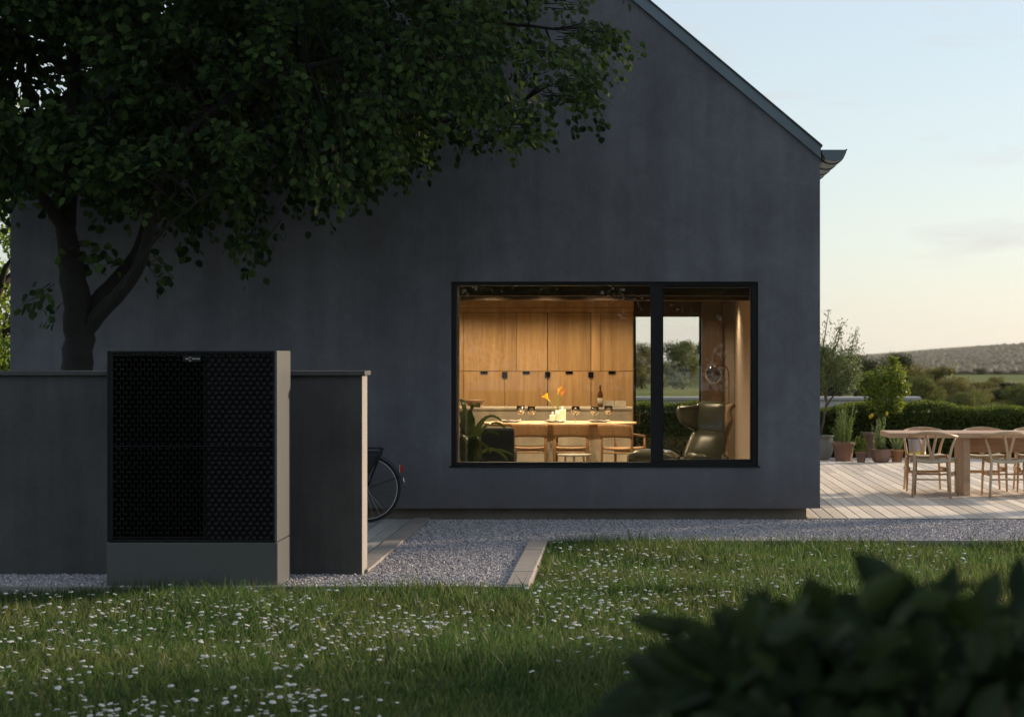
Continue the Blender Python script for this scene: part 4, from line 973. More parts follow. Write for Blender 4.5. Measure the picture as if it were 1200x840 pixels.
# bowl with lavender and succulent
bw, d = plant('lavender_bowl', 1032.5, 541.5, 'upright green lavender and a pale succulent in a round brown bowl')
pot(None, [(.10, 0), (.13, .02), (.155, .12), (.15, .185), (.158, .19), (.158, .20), (.14, .20), (.13, .17), (0, .165)], 'terracotta', bw)
tw = []
for _ in range(60):
    a = random.uniform(0, 6.28); r1 = random.uniform(0, .1); h = random.uniform(.35, .68); tw.append([(r1 * math.cos(a) - .02, r1 * math.sin(a), .17), (r1 * 1.5 * math.cos(a) - .02, r1 * 1.5 * math.sin(a), h)])
stuff(link(leaf_cloud('foliage', *sprigs(tw, 24, .03, .06, .007, .45, .005), LEAF_SLIM), 'foliage', 'herb_leaf', bw))
for k in range(16):
    a = k * 2.4; rr_ = .012 + .004 * k
    p = np.array([[.02 + 0 * rr_, -.10, .21]]); me = leaf_cloud('leaf', p, np.array([[math.cos(a), math.sin(a), .9 - .04 * k]]), np.array([[0, 0, 1.]]), .075, .05, LEAF_ROUND); link(me, 'succulent_leaf', 'olive_leaf', bw)
# orange pot
og, d = plant('potted_succulent', 1051, 541, 'spiky grey green plant in a small orange terracotta pot')
pot(None, flower_pot(.108, .19, .035), 'terracotta_orange', og)
for k in range(22):
    a = k * 2.4; h = .12 + .015 * (22 - k) * .6
    me = leaf_cloud('leaf', np.array([[.02 * math.cos(a), .02 * math.sin(a), .16]]), np.array([[math.cos(a) * (.2 + .03 * k), math.sin(a) * (.2 + .03 * k), 1.]]), np.array([[-math.cos(a), -math.sin(a), .3]]), .16 + h * .6, .028, LEAF_SLIM); link(me, 'leaf', 'olive_leaf', og)
# pale blue bucket behind the near chair
wcn, d = plant('blue_bucket', 1075, 541, 'pale blue bucket with a yellow band behind the chairs', 'bucket')
MB().lathe([(.11, 0), (.115, .005), (.145, .34), (.152, .345), (.14, .345), (.11, .02), (0, .02)], n=26).build('bucket_body', 'blue_enamel', wcn, smooth=True)
MB().lathe([(.1205, .06), (.133, .16)], n=26).build('band', 'lemon', wcn, smooth=True)
MB().tube([(.15 * math.cos(R(a)), 0, .33 + .16 * math.sin(R(a))) for a in range(0, 181, 15)], .006, 6).build('handle', 'chrome', wcn, smooth=True)

# hedge and low wall
hg = empty('hedge', (3, 37.2, 0), 0, 'clipped dark green hedge along the far edge of the terrace', 'hedge')
def hedge_points(x0, x1, y0, y1, z1, dens):
    P = []
    n1 = int((x1 - x0) * z1 * dens * 1.0); f = np.stack([rng.uniform(x0, x1, n1), y0 + np.abs(rng.normal(0, .08, n1)), rng.uniform(-.05, z1, n1)], 1)
    n2 = int((x1 - x0) * (y1 - y0) * dens * .7); t_ = np.stack([rng.uniform(x0, x1, n2), rng.uniform(y0, y1, n2), z1 - np.abs(rng.normal(0, .06, n2)) + .04], 1)
    P = np.concatenate([f, t_]); P[:, 2] += .05 * np.sin(P[:, 0] * 1.7) * (P[:, 2] / z1) + .03 * np.sin(P[:, 0] * 5.1 + 1); P[:, 1] += .07 * np.sin(P[:, 0] * 2.3) + .04 * np.sin(P[:, 2] * 9 + P[:, 0] * 3)
    return P
P = np.concatenate([hedge_points(-.6, 9.4, 36.75, 37.6, .77, 2800), hedge_points(-8, -.6, 36.75, 37.6, .77, 300)]); P -= np.array([3, 37.2, 0])
n_ = len(P); stuff(link(leaf_cloud('foliage', P, rand_dirs(n_) + np.array([0, -.4, .3]), rand_dirs(n_) + np.array([0, -.5, .8]), rng.uniform(.05, .085, n_), .042), 'foliage', 'hedge_leaf', hg))
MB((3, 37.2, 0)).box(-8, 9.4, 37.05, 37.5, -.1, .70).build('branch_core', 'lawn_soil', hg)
LWD = 40.2; lwx1 = PX(1079, LWD)
lw_ = empty('low_wall', (lwx1, LWD, -.1), 0, 'low pale rendered wall behind the hedge', 'wall'); lo_ = tuple(lw_.location)
MB(lo_).box(-10, lwx1 - .04, LWD, LWD + .3, -.4, PZ(468.5, LWD)).build('wall_body', 'pale_concrete', lw_, bevel=.005)
MB(lo_).box(-10, lwx1, LWD - .04, LWD + .34, PZ(468.5, LWD) + .001, PZ(465, LWD)).build('coping', 'pale_concrete', lw_, bevel=.005)

# ------------------------------------------------------------------ far trees
def crown_mesh(name, h, rx, lobes, nleaf, size, flat=.8, shape=LEAF_DIAMOND, tmin=.28):
    """foliage spread through an uneven cluster of lobes, height h, half width rx, base at z=0"""
    C = []
    for k in range(lobes):
        a = rng.uniform(0, 6.28); t_ = rng.uniform(tmin, .95); rr_ = rx * math.sin(math.pi * min(.97, t_ * .9 + .08)) ** .7 * rng.uniform(.25, .85)
        C.append((rr_ * math.cos(a), rr_ * math.sin(a), t_ * h * .93, rng.uniform(.16, .30) * min(rx * 1.4, h)))
    C = np.array(C); wsum = C[:, 3] ** 2; idx = rng.choice(lobes, nleaf, p=wsum / wsum.sum())
    q = rand_dirs(nleaf) * (rng.random((nleaf, 1)) ** .35) * C[idx, 3:4]; q[:, 2] *= flat; q *= rng.uniform(.85, 1.18, (nleaf, 1))
    P = C[idx, :3] + q; P[:, 2] = np.maximum(P[:, 2], .02 * h)
    return leaf_cloud(name, P, rand_dirs(nleaf), unit(q) + rand_dirs(nleaf) * .7 + np.array([0, 0, .3]), rng.uniform(.7, 1.3, nleaf) * size, size * .8, shape), C
VAR = []
for k in range(5):
    me, C = crown_mesh('crown', 4.2, 2.1 + .3 * (k % 3), 30, 8000, .16, tmin=.10)
    b = MB(); b.tube([(0, 0, -.3), (.03, 0, 1.2), (-.05, .05, 2.6)], [.13, .10, .04], 7)
    for c in C[:7]: b.tube([(0, 0, .9 + .2 * random.random()), tuple(c[:3] * np.array([.6, .6, .8])), tuple(c[:3])], [.06, .035, .012], 5)
    VAR.append((me, b.mesh('trunk', True)))
def far_tree(px, py_top, d, wpx, label, mat, group, var=0, name='tree'):
    x = PX(px, d); zg = float(terrain_z(np.array(x), np.array(d))); h = PZ(py_top, d) - zg; sx = (wpx / 2 * d / F) / (2.1 + .3 * (var % 3))
    r = empty(name, (x, d, zg), random.uniform(0, 6.28), label, 'tree', group); r.scale = (sx, sx, h / 4.25)
    me = VAR[var][0]
    key = (var, mat)
    if key not in FT: m2 = me.copy(); m2.materials.clear(); m2.materials.append(M[mat]); FT[key] = m2
    link(FT[key], 'crown', None, r); stuff(r.children[0]); link(VAR[var][1], 'trunk', 'bark', r); return r
FT = {}
G = 'trees beyond the low wall'
for i, (px, top, d, w, mat, lab) in enumerate([
    (800, 396, 150, 67, 'far_leaf_green', 'rounded tree seen through the room, filling the right side of the garden door'),
    (826, 400, 160, 56, 'far_leaf_green', 'tree beside the timber post, seen through the garden door'),
    (776, 422, 165, 33, 'far_leaf_gold', 'lower tree just right of the window mullion'),
    (752, 402, 155, 46, 'far_leaf_gold', 'loose tree seen left of the window mullion'),
    (735, 410, 160, 51, 'far_leaf_dark', 'dark tree mostly hidden by the oak cupboards, at their right edge'),
    (972, 418, 92, 79, 'far_leaf_dark', 'dark tree directly behind the olive tree'),
    (1003, 413, 96, 74, 'far_leaf_dark', 'dark tree just right of the olive tree top'),
    (1028, 416, 95, 72, 'far_leaf_dark', 'dark tree behind the lemon tree'),
    (1052, 414, 100, 61, 'far_leaf_dark', 'dark tree where the wood meets the distant hill'),
    (1072, 425, 83, 61, 'far_leaf_gold', 'sunlit olive brown tree right of the lemon tree'),
    (1100, 427, 80, 72, 'far_leaf_gold', 'sunlit rounded tree above the end of the low wall'),
    (1084, 438, 74, 51, 'far_leaf_green', 'lower shrubby tree between two sunlit trees'),
    (1124, 440, 78, 74, 'far_leaf_gold', 'low golden tree sloping down towards the valley'),
    (1150, 447, 83, 77, 'far_leaf_gold', 'low golden bush in the middle of the valley view'),
    (1166, 440, 150, 33, 'far_leaf_gold', 'upright golden tree against the foot of the hill'),
    (1182, 446, 81, 56, 'far_leaf_dark', 'small dark round tree near the right picture edge'),
    (1204, 450, 74, 72, 'far_leaf_green', 'small tree at the very right edge of the valley'),
    (1136, 456, 68, 77, 'far_leaf_green', 'bush just above the hedge in the valley view'),
    (1112, 433, 520, 28, 'far_leaf_dark', 'dark hedgerow tree furthest left in the valley'),
    (1130, 434, 540, 31, 'far_leaf_dark', 'second dark hedgerow tree along the valley floor'),
    (1150, 431, 560, 26, 'far_leaf_dark', 'third and tallest dark hedgerow tree along the valley floor'),
    (1172, 434, 540, 33, 'far_leaf_dark', 'fourth dark hedgerow tree, beneath the brightest part of the hill'),
    (1193, 433, 560, 31, 'far_leaf_dark', 'dark hedgerow tree on the valley floor nearest the picture edge'),
    (1188, 443, 300, 28, 'far_leaf_gold', 'sunlit bush below the hedgerow at the right')]):
    far_tree(px, top, d, w, lab, mat, G, i % 5)
# far wooded hill
n_ = 18000; fx = rng.uniform(150, 1300, n_); fy = 1950 + 1500 * rng.random(n_) ** .9
fz = terrain_z(fx, fy); fr = rng.uniform(2.0, 4.6, n_)
keep = (np.sin(fx / 75) + np.sin(fy / 90 + fx / 140) + rng.normal(0, .5, n_) > -1.1) | (fy > 2700); fx, fy, fz, fr = fx[keep], fy[keep], fz[keep], fr[keep]; n_ = len(fx)
ico = bmesh.new(); bmesh.ops.create_icosphere(ico, subdivisions=1, radius=1); iv = np.array([v.co[:] for v in ico.verts]); it = np.array([[v.index for v in f.verts] for f in ico.faces]); ico.free()
V = iv[None] * fr[:, None, None] * rng.uniform(.75, 1.3, (n_, len(iv), 1)) * np.array([1, 1, .95]) + np.stack([fx, fy, fz + fr * .6], 1)[:, None]
tag(link(npmesh('distant_wood', V.reshape(-1, 3), (it[None] + (np.arange(n_) * len(iv))[:, None, None]).reshape(-1, 3), True), 'distant_wood', 'forest'), 'hazy wooded hill on the horizon', 'woodland', kind='stuff')
# tree behind the house at the far left
def broad_tree(name, loc, h, rx, label, mat, n, size, group=None, lobes=26):
    r = empty(name, loc, 0, label, 'tree', group); me, C = crown_mesh('crown', h, rx, lobes, n, size, tmin=.12 if lobes == 44 else .28); stuff(link(me, 'crown', mat, r))
    b = MB(); b.tube([(0, 0, -.2), (.05, .03, h * .3), (-.04, 0, h * .7)], [.035 * h, .027 * h, .01 * h], 9)
    for c in C[:14]: b.tube([(0, 0, h * random.uniform(.2, .4)), tuple(c[:3] * np.array([.55, .55, .85])), tuple(c[:3])], [.014 * h, .008 * h, .003 * h], 6)
    b.build('trunk', 'bark', r, smooth=True); return r
broad_tree('garden_tree', (PX(-28, 38), 38, -.1), 6.8, 1.9, 'bright green tree beyond the left corner of the house', 'bright_leaf', 16000, .12, lobes=44)
# trees behind the viewer, mirrored in the window glass
for (x_, y_, h_, lab_) in ((-6.5, -13, 8.5, 'tall garden tree mirrored at the left of the window glass'), (-1.6, -16, 9.0, 'tall garden tree mirrored in the middle of the window glass'), (3.2, -14, 8.0, 'tall garden tree mirrored at the right of the window glass')):
    broad_tree('garden_tree', (x_, y_, LAWN), h_, 3.4, lab_, 'far_leaf_green', 16000, .17, 'trees mirrored in the window', 44)
ov = broad_tree('garden_tree', (5.4, 2.5, LAWN), 8.6, 5.6, 'unseen broad tree added right of the viewer, its high crown shading the near lawn', 'far_leaf_green', 30000, .26, None, 70)  # out of view; added with its crown spread forward to darken the near lawn
for o in ov.children:
    if o.name.startswith('crown'):
        co_ = np.empty(len(o.data.vertices) * 3, np.float32); o.data.vertices.foreach_get('co', co_); co_ = co_.reshape(-1, 3); co_[:, 2] = 4.5 + np.abs(co_[:, 2] - 3.0) * .6; co_[:, 0] -= 3.6; co_[:, 1] += .8; o.data.vertices.foreach_set('co', co_.ravel())
tl = broad_tree('garden_tree', (9.8, 27.5, LAWN), 10.5, 3.3, 'tall clear stemmed garden tree out of the picture right of the terrace', 'far_leaf_green', 16000, .2, None, 40)  # unseen tree, added with a raised crown to keep sun off the broadleaf tree
for o in tl.children:
    if o.name.startswith('crown'):
        co_ = np.empty(len(o.data.vertices) * 3, np.float32); o.data.vertices.foreach_get('co', co_); co_ = co_.reshape(-1, 3); co_[:, 2] = 6.7 + (co_[:, 2] - 2.4) * .6; o.data.vertices.foreach_set('co', co_.ravel())
broad_tree('garden_tree', (8.8, 16.6, LAWN), 6.5, 3.0, 'unseen bushy tree added out to the right, throwing shade on the nearer lawn', 'far_leaf_green', 9500, .15)  # never in view; added to block the low sun from the nearer lawn
broad_tree('garden_tree', (6.2, 6.7, LAWN), 5.2, 2.3, 'unseen bushy tree added right of the viewer, shading the dark foreground bush', 'far_leaf_green', 9000, .2)  # added outside the view as a sun blocker for the bush
# ------------------------------------------------------------------ big tree behind the garden wall
TRD = 20.5; tree = empty('broadleaf_tree', (PX(90, TRD), TRD, 0), 0, 'large dark broadleaf tree overhanging the wall and the facade', 'tree')
tO = Vector(tree.location)
def tp(px, py, dy=0.0): return Vector((PX(px, TRD), TRD + dy, PZ(py, TRD))) - tO
tr = MB()
LIMBS = []
def limb(pts, r0, r1, n=10):
    pts = [tp(*p) for p in pts]; m_ = len(pts); pp, rr2 = [], []
    for i in range(m_ - 1):
        for k in range(4):
            u = k / 4; p0 = pts[max(i - 1, 0)]; p1 = pts[i]; p2 = pts[i + 1]; p3 = pts[min(i + 2, m_ - 1)]
            q = .5 * ((2 * p1) + (p2 - p0) * u + (2 * p0 - 5 * p1 + 4 * p2 - p3) * u * u + (3 * p1 - p0 - 3 * p2 + p3) * u ** 3)
            pp.append(q + Vector((random.uniform(-1, 1), random.uniform(-1, 1), 0)) * r0 * .08)
    pp.append(pts[-1]); rr2 = [r0 + (r1 - r0) * (i / (len(pp) - 1)) for i in range(len(pp))]
    tr.tube(pp, rr2, n); LIMBS.extend(list(zip(pp, rr2)))
zb_ = CY + EYE * F / TRD
limb([(88, zb_ + 12), (88, 520), (89, 440), (93, 385), (88, 340), (82, 300)], .165, .115, 14)
limb([(85, 330), (78, 280), (76, 240, .1), (80, 170, .15), (84, 90, .1), (88, 0), (92, -120, -.2), (100, -300)], .105, .03)
limb([(80, 275), (58, 235, -.2), (40, 200, -.4), (15, 150, -.6), (-20, 90, -.8)], .06, .02)
limb([(93, 385), (118, 345, .1), (140, 318, .2), (158, 290, .2), (166, 262, .2), (190, 190, .3), (215, 110, .5), (260, 20, .8), (300, -100, 1)], .085, .025)
limb([(97, 392), (125, 362, -.1), (150, 340, -.2), (173, 310, -.3), (190, 270, -.5), (208, 215, -.7), (250, 160, -.9), (330, 110, -1.0), (430, 80, -.8), (540, 50, -.6)], .078, .018)
limb([(208, 215, -.7), (260, 195, -.3), (340, 185, .2), (430, 165, .5), (530, 130, .6), (610, 110, .6)], .04, .010)
limb([(82, 150, .15), (150, 90, .5), (260, 60, .9), (400, 30, 1.1), (560, 10, 1.0), (650, 20, .8)], .055, .012)
limb([(84, 90), (20, 40, .4), (-80, 0, .9), (-160, -40, 1.1)], .05, .015)
limb([(215, 110, .5), (330, 40, .2), (450, -30, 0), (560, -80, 0)], .045, .012)
limb([(88, 0), (170, -90, -.6), (300, -180, -.9), (420, -230, -.9)], .05, .012)
limb([(88, 0), (20, -110, .5), (-60, -220, .9)], .05, .012)
limb([(150, 340, -.2), (170, 326, -.6), (215, 280, -1.0), (270, 240, -1.2)], .025, .008, 7)
# sprays of leaves
LOWPX = [(-160, 250), (-40, 245), (0, 240), (30, 222), (60, 228), (90, 225), (120, 235), (150, 235), (172, 262), (185, 270), (200, 245), (240, 222), (265, 235), (285, 285), (298, 222), (340, 216), (362, 232), (385, 222), (415, 226), (432, 184), (450, 172), (470, 196), (492, 162), (530, 142), (566, 146), (592, 144), (615, 150), (632, 112), (660, 112), (672, 114), (684, 118), (690, 70), (712, 52), (722, 46), (730, 20), (740, -40)]
lx_ = np.array([p[0] for p in LOWPX], float); ly_ = np.array([p[1] for p in LOWPX], float)
limbP = np.array([tuple(p) for p, r in LIMBS]); 
spr = []
def try_spray(px, py, dy): spr.append((px, py, dy))
cnt = 0
while len(spr) < 1180:
    px, py = random.uniform(-150, 725), random.uniform(-60, 300)
    low = float(np.interp(px, lx_, ly_))
    if py > low - 20: continue
    edge = np.interp(py, [-60, 0, 20, 50, 80, 120, 165, 200, 300], [670, 640, 632, 650, 605, 610, 565, 430, 270])
    if px > edge - 25: continue
    # keep small sky holes near the left stem
    if (abs(px - 56) < 36 and abs(py - 77) < 26) or (abs(px - 101) < 24 and abs(py - 77) < 17): continue
    # keep the fork in clear view
    if py > 225 and 45 < px < 160 and random.random() < .9: continue
    if py > 262 and px < 175: continue
    dy = random.uniform(-1.6, 2.0); spr.append((px, py, dy))
# hanging sprays that make the uneven lower edge
for px, py in LOWPX[2:-3]:
    for k in range(3): spr.append((px + random.uniform(-12, 12), py - random.uniform(18, 42), random.uniform(-1.5, 1.7)))
for (px, py, n2) in ((690, 112, 5), (668, 112, 5), (650, 108, 4), (700, 52, 6), (680, 45, 6), (716, 48, 3), (480, 182, 4), (490, 186, 3), (60, 350, 2), (52, 362, 2), (150, 322, 2), (72, 375, 1), (183, 322, 3), (180, 312, 2), (283, 290, 3), (100, 312, 2), (95, 300, 2), (125, 300, 2), (62, 250, 2)):
    for k in range(min(n2, 3)): spr.append((px + random.uniform(-6, 4), py - 14 + random.uniform(-4, 4), random.uniform(-.5, .3), 7))
LP, LA, LN, LL = [], [], [], []; tw_b = MB()
def spray(c, out, length, nl, droop, lsz):
    d = out.normalized(); pts = []
    for k in range(4):
        u = k / 3; pts.append(c + d * length * (u - .45) + Vector((0, 0, -droop * u * u)))
    tw_b.tube(pts, [.006, .0045, .003, .0015], 4, False)
    side = d.cross(Vector((0, 0, 1))).normalized()
    for i in range(nl):
        u = random.random() ** .8; k = min(2, int(u * 3)); f = u * 3 - k
        p = pts[k] * (1 - f) + pts[k + 1] * f
        s = 1 if i % 2 else -1
        off = side * s * random.uniform(.0, .13) + d * random.uniform(-.05, .08) + Vector((0, 0, random.uniform(-.10, .07)))
        ax = side * s * random.uniform(.2, 1) + d * random.uniform(.1, .8) + Vector((0, 0, random.uniform(-1.1, -.1)))
        LP.append(p + off); LA.append(ax); LN.append(Vector((random.gauss(0, .55), random.gauss(-.15, .55), random.uniform(.3, 1.2)))); LL.append(lsz * random.uniform(.7, 1.2))
def clampy(v): 
    v.y = min(v.y, DF - .22 - tO.y); return v
for (px, py, dy, *nlf) in spr:
    sm_ = bool(nlf)
    c = clampy(tp(px, py, dy)); j = int(np.argmin(np.linalg.norm(limbP - np.array(tuple(c)), axis=1))); lpnt = LIMBS[j][0]
    out = (c - lpnt); out = out if out.length > .05 else Vector((1, 0, 0)); out = out.normalized() + Vector((random.uniform(-.3, .5), random.uniform(-.4, .4), random.uniform(-.35, .1))); out.y = out.y * .6
    if (c - lpnt).length < .9 and random.random() < .35: tw_b.tube([lpnt, (lpnt + c) / 2 + Vector((0, 0, .04)), c - out.normalized() * .2], [min(.012, LIMBS[j][1]), .008, .005], 5, False)
    spray(c, out, .22 if sm_ else random.uniform(.35, .6), 7 if sm_ else 28, random.uniform(.05, .2), float(np.interp(px, [150, 450], [.088, .070])))
for (px, py, tipx) in ((640, 112, 690), (655, 40, 722), (590, 150, 628), (630, 60, 690), (560, 158, 612), (640, 5, 690), (470, 170, 500), (455, 195, 468)):
    for k in range(7):
        c = tp(px + random.uniform(-6, 6), py + random.uniform(-5, 5), random.uniform(-.3, .4)); ln = (tipx - px) * TRD / F
        spray(c + Vector((ln * .45, 0, 0)), Vector((1, random.uniform(-.3, .3), random.uniform(-.12, .1))), ln, 9, .03, .058)
# upper crown above the picture
for _ in range(620):
    a = random.uniform(0, 6.28); rr_ = 4.2 * math.sqrt(random.random()); z = random.uniform(4.9, 9.2); k_ = math.sqrt(max(0.05, 1 - ((z - 4.6) / 5.0) ** 2))
    c = Vector((rr_ * k_ * math.cos(a), random.uniform(-2.4, 2.0), z)); clampy(c); c.x = min(c.x, 4.0)
    spray(c, Vector((c.x, c.y, .3)), .7, 22, .1, .12)
tr.build('trunk', 'bark', tree, smooth=True)
stuff(tw_b.build('twigs', 'bark', tree))
LP = np.array([tuple(p) for p in LP]); LA = np.array([tuple(p) for p in LA]); LN = np.array([tuple(p) for p in LN]); LL = np.array(LL)
LP[:, 1] = np.minimum(LP[:, 1], DF - .14 - tO.y)
# the 300 leaves nearest the viewer in the picture are parts of their own
wp_ = LP + np.array(tuple(tO)); spx = CX + wp_[:, 0] * F / wp_[:, 1]; spy = CY - (wp_[:, 2] - EYE) * F / wp_[:, 1]
inv = (spx > 2) & (spx < 1198) & (spy > 2); order = np.argsort(np.where(inv, wp_[:, 1], 1e9))
front = order[:900]; pick = rng.choice(front, 300, replace=False); rest = np.ones(len(LP), bool); rest[pick] = False
stuff(link(leaf_cloud('crown', LP[rest], LA[rest], LN[rest], LL[rest], LL[rest] * .95, LEAF_ROUND), 'crown', 'tree_leaf', tree))
V0, T0 = LEAF_ROUND; lm_ = npmesh('leaf', V0 * np.array([1, .95, 1]), T0); lm_.materials.append(M['tree_leaf_single'])
for i in pick:
    a = Vector(LA[i]).normalized(); b_2 = Vector(LN[i]).cross(a).normalized(); n2 = a.cross(b_2)
    o = bpy.data.objects.new('leaf', lm_); COL.objects.link(o); o.parent = tree
    mtx = Matrix((a, b_2, n2)).transposed().to_4x4(); o.matrix_local = Matrix.Translation(Vector(LP[i])) @ mtx @ Matrix.Scale(LL[i], 4)

# ------------------------------------------------------------------ grass and daisies
def lawn_pts(n):
    y = np.sqrt(rng.uniform(8.6 ** 2, KB ** 2, n)); x = rng.uniform(-.32, .28, n) * y
    ok = (y < KF - .03) | (x > XK1 + .02); ok &= y < KB - .03
    return x[ok], y[ok]
def grass_mesh():
    x, y = lawn_pts(380000); n = len(x)
    pn = np.sin(x * 1.3 + y * .7) + np.sin(x * .6 - y * 1.9 + 1) + np.sin(x * 3.1 + y * 2.3)
    h = rng.uniform(.045, .115, n) * (1 + .17 * pn) * np.where(rng.random(n) < .05, 1.6, 1.0)
    near = np.minimum(np.abs(y - (KF - .03)), np.where(x > XK1, np.abs(y - (KB - .03)), 9)); h *= np.where(near < .12, 1.3, 1.0)
    w = rng.uniform(.002, .0048, n) * np.where(rng.random(n) < .06, 1.8, 1.0); a = rng.uniform(0, 6.28, n); lean = rng.uniform(.1, .75, n) * h; la = rng.uniform(0, 6.28, n)
    dx, dy = np.cos(a), np.sin(a); lxx, lyy = np.cos(la) * lean, np.sin(la) * lean
    V = np.zeros((n, 5, 3), np.float32)
    for k, (t_, ws) in enumerate(((0, 1), (.55, .8))):
        for s_i, s in enumerate((-1, 1)):
            V[:, k * 2 + s_i, 0] = x + s * dx * w * ws + lxx * t_ ** 1.8; V[:, k * 2 + s_i, 1] = y + s * dy * w * ws + lyy * t_ ** 1.8; V[:, k * 2 + s_i, 2] = LAWN - .005 + h * t_
    V[:, 4, 0] = x + lxx; V[:, 4, 1] = y + lyy; V[:, 4, 2] = LAWN + h * rng.uniform(.82, 1, n)
    T = np.array([(0, 1, 3), (0, 3, 2), (2, 3, 4)])[None] + (np.arange(n) * 5)[:, None, None]
    return npmesh('grass', V.reshape(-1, 3), T.reshape(-1, 3))
tag(link(grass_mesh(), 'grass', 'grass'), 'uneven green meadow grass in front of the house', 'grass', kind='stuff')
def daisy_mesh(): 
    b = MB(); b.lathe([(.006, .004), (.020, .003), (.026, .0), (.027, -.003), (.018, -.001), (.005, -.002)], n=9)
    n1 = len(b.f); b.lathe([(0, .008), (.006, .0065), (.0075, .003)][::-1], n=7); n2 = len(b.f); b.tube([(0, 0, -.003), (.006, .003, -.07), (.002, 0, -.16)], .0012, 3, False)
    me = b.mesh('daisy'); me.polygons.foreach_set('material_index', [0] * n1 + [1] * (n2 - n1) + [2] * (len(b.f) - n2))
    for mm in ('petal_white', 'daisy_eye', 'green_stem'): me.materials.append(M[mm])
    return me
DM = daisy_mesh()
cands = []
patches = [(60, 720, 95, 40, 90), (230, 715, 120, 26, 80), (330, 735, 90, 32, 95), (440, 735, 70, 22, 45), (500, 730, 50, 10, 45), (680, 700, 60, 45, 100), (760, 690, 90, 45, 120), (700, 660, 60, 20, 40), (860, 660, 120, 22, 45), (60, 800, 60, 32, 22), (150, 832, 90, 12, 40), (340, 822, 50, 20, 32), (250, 770, 180, 40, 40), (900, 700, 90, 30, 40), (1080, 655, 90, 14, 20)]
for (px, py, sx, sy, n) in patches:
    for _ in range(int(n * 1.7)):
        qx, qy = random.gauss(px, sx * .75), random.gauss(py, sy * .75); d = (EYE - .02) * F / max(qy - CY, 30); x = PX(qx, d)
        if qy > 860 or d > KB - .1 or (d > KF - .1 and x < XK1 + .06): continue
        cands.append((x, d))
cands.sort(key=lambda c: c[1])
near_c, rest_c = cands[:300], cands[300:]
V_, T_, MI = [], [], []
dv = np.array([v.co[:] for v in DM.vertices])
for i, (x, y) in enumerate(cands):
    z = LAWN + random.uniform(.075, .125); s = random.uniform(.28, .66); rx_, ry_, rz_ = random.uniform(-.35, .35), random.uniform(-.35, .35), random.uniform(0, 6.28)
    if i < 300:
        o = bpy.data.objects.new('daisy', DM); COL.objects.link(o); o.location = (x, y, z); o.rotation_euler = (rx_, ry_, rz_); o.scale = (s, s, s)
        tag(o, 'small white daisy with a yellow eye in the nearer grass', 'flower', 'daisies in the lawn')
    else:
        m_ = Matrix.LocRotScale(Vector((x, y, z)), __import__('mathutils').Euler((rx_, ry_, rz_)), Vector((s, s, s))); b_0 = len(V_)
        V_ += [tuple(m_ @ v.co) for v in DM.vertices]; T_ += [tuple(b_0 + k for k in p.vertices) for p in DM.polygons]; MI += [p.material_index for p in DM.polygons]
if rest_c:
    me = bpy.data.meshes.new('daisies'); me.from_pydata(V_, [], T_); me.polygons.foreach_set('material_index', MI)
    for mm in ('petal_white', 'daisy_eye', 'green_stem'): me.materials.append(M[mm])
    tag(link(me, 'daisy_drift', None), 'drift of small white daisies in the farther grass', 'flowers', kind='stuff')

# ------------------------------------------------------------------ foreground bush, out of focus
BU = 3.3; bush = empty('foreground_bush', (PX(1010, BU), BU, LAWN), 0, 'dark blurred large leaved bush close to the viewer at lower right', 'bush')
bO = Vector(bush.location)
def leaf_big(curl, wid_):
    def fn(u, v):
        w = wid_ * (math.sin(math.pi * u ** .8) ** .8) if 0 < u < 1 else 0
        return (u, (v - .5) * 2 * w, .12 * abs(v - .5) * 2 * w / wid_ - curl * u * u + .01 * math.sin(u * 20) * abs(v - .5))
    return MB().grid(fn, 8, 4)
BL = []
for cu, wd in ((.12, .27), (.25, .30), (.02, .24)):
    me = leaf_big(cu, wd).mesh('leaf', True); me.materials.append(M['bush_leaf']); BL.append(me)
stems = MB()
def bush_leaf(px, py, dy, ln, ax, nrm):
    d = BU + dy; p = Vector((PX(px, d), d, PZ(py, d))) - bO
    a = Vector(ax).normalized(); b2 = Vector(nrm).cross(a).normalized(); n2 = a.cross(b2)
    o = bpy.data.objects.new('leaf', random.choice(BL)); COL.objects.link(o); o.parent = bush
    o.matrix_local = Matrix.Translation(p) @ Matrix((a, b2, n2)).transposed().to_4x4() @ Matrix.Scale(ln, 4)
    return p
topx = [(690, 815), (730, 770), (780, 760), (830, 745), (860, 730), (900, 722), (950, 700), (1000, 705), (1050, 690), (1090, 700), (1130, 700), (1180, 715), (1240, 725)]
bx_, by_ = [p[0] for p in topx], [p[1] for p in topx]
nl = 0
while nl < 400:
    px, py = random.uniform(830, 1260), random.uniform(690, 900); top = np.interp(px, bx_, by_)
    if py < top + 5: continue
    bush_leaf(px, py, random.uniform(-.25, .35), random.uniform(.055, .095), (random.uniform(-1, 1), random.uniform(-.8, .3), random.uniform(-.2, 1.0)), (random.uniform(-.5, .5), random.uniform(-1, .2), random.uniform(.1, 1))); nl += 1
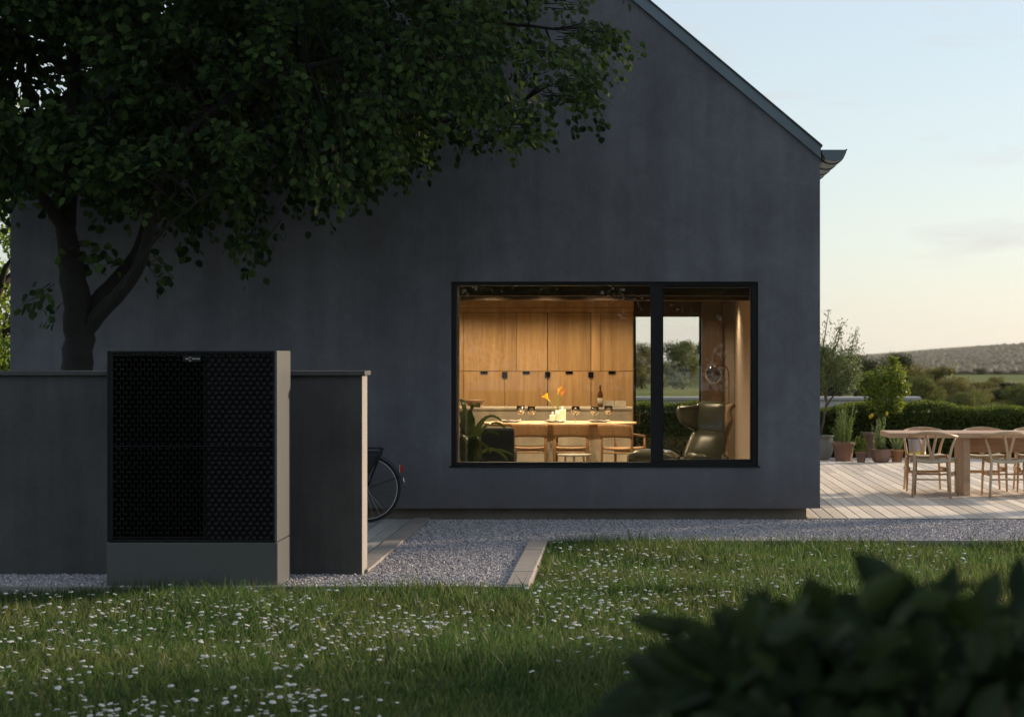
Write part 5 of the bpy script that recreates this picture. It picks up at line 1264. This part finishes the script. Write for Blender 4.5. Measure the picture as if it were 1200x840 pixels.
for (px, py, ln, ax, nr) in ((1052, 718, .085, (0, 0, 1), (.1, -1, .1)), (1104, 720, .10, (.25, -.1, 1), (-.3, -1, .2)), (1140, 722, .10, (.5, 0, .8), (.2, -1, .3)), (960, 735, .08, (-.1, 0, 1), (.2, -1, .2)), (1010, 730, .08, (.2, 0, .9), (0, -1, .3)),
                              (805, 742, .095, (-1, 0, .25), (0, -.9, .6)), (820, 735, .07, (-.9, .1, .1), (0, -.8, .7)), (870, 735, .06, (-.7, 0, .9), (.5, -1, .3)), (800, 820, .12, (-1, -.1, .1), (0, -.7, .8)), (850, 790, .12, (-.8, 0, .5), (.2, -1, .4)), (830, 775, .09, (-1, 0, .5), (.1, -1, .6)), (860, 830, .12, (-1, -.1, -.1), (0, -.8, .8)), (780, 835, .10, (-.9, 0, .0), (0, -.6, 1)), (1190, 705, .09, (.1, 0, 1), (-.1, -1, .2)), (900, 745, .10, (-.4, 0, .9), (.1, -1, .3)), (1075, 735, .09, (-.3, 0, .8), (.1, -1, .4)), (790, 738, .09, (-1, 0, .25), (0, -.9, .6)), (770, 815, .11, (-1, -.1, .05), (0, -.7, .8)), (760, 836, .11, (-.9, 0, .0), (0, -.6, 1)), (815, 790, .11, (-.8, 0, .45), (.2, -1, .4)), (790, 805, .11, (-.7, .1, .5), (.1, -1, .5)), (740, 845, .10, (-1, 0, .2), (0, -.7, .9)), (825, 845, .12, (-.7, 0, .4), (.1, -1, .6)), (845, 760, .09, (-.8, 0, .6), (.1, -1, .5)), (840, 815, .12, (-.9, 0, .2), (.1, -1, .7))):
    bush_leaf(px, py, random.uniform(-.1, .1), ln * .78, ax, nr)
for k in range(26):
    px, py = random.uniform(860, 1230), random.uniform(730, 830); d = BU + random.uniform(-.15, .25); tip = Vector((PX(px, d), d, PZ(py, d))) - bO; b0 = Vector((random.uniform(-.12, .12), random.uniform(-.12, .12), -.05))
    stems.tube([b0, (b0 + tip) / 2 + Vector((0, 0, .12)) - Vector((tip.x * .15, 0, 0)), tip], [.010, .007, .003], 6)
for (px, py) in ((805, 742), (800, 820), (850, 790)):
    tip = Vector((PX(px, BU), BU, PZ(py, BU))) - bO; stems.tube([Vector((0, 0, .5)), Vector((-.05, 0, tip.z * .8)), tip], [.008, .006, .003], 6)
stuff(stems.build('stems', 'bark', bush, smooth=True))
for k in range(70):
    z = random.uniform(.35, 1.05); a = random.uniform(0, 6.28); r_ = .30 * math.sqrt(random.random())
    o = bpy.data.objects.new('leaf', random.choice(BL)); COL.objects.link(o); o.parent = bush; o.location = (r_ * math.cos(a), r_ * math.sin(a), z); o.rotation_euler = (random.uniform(-.6, .6), random.uniform(-.8, .3), a); s = random.uniform(.08, .12); o.scale = (s, s, s)

# ------------------------------------------------------------------ air
hz, ht, ho = newmat('haze')
pv = ht.nodes.new('ShaderNodeVolumePrincipled'); pv.inputs['Color'].default_value = (0.95, 0.94, 0.90, 1); pv.inputs['Density'].default_value = 0.00005; pv.inputs['Anisotropy'].default_value = 0.3
ht.links.new(pv.outputs[0], ho.inputs['Volume'])
tag(MB().box(-3100, 3700, -70, 4300, -24, 40).build('haze', 'haze'), 'thin evening haze over the valley', kind='stuff')
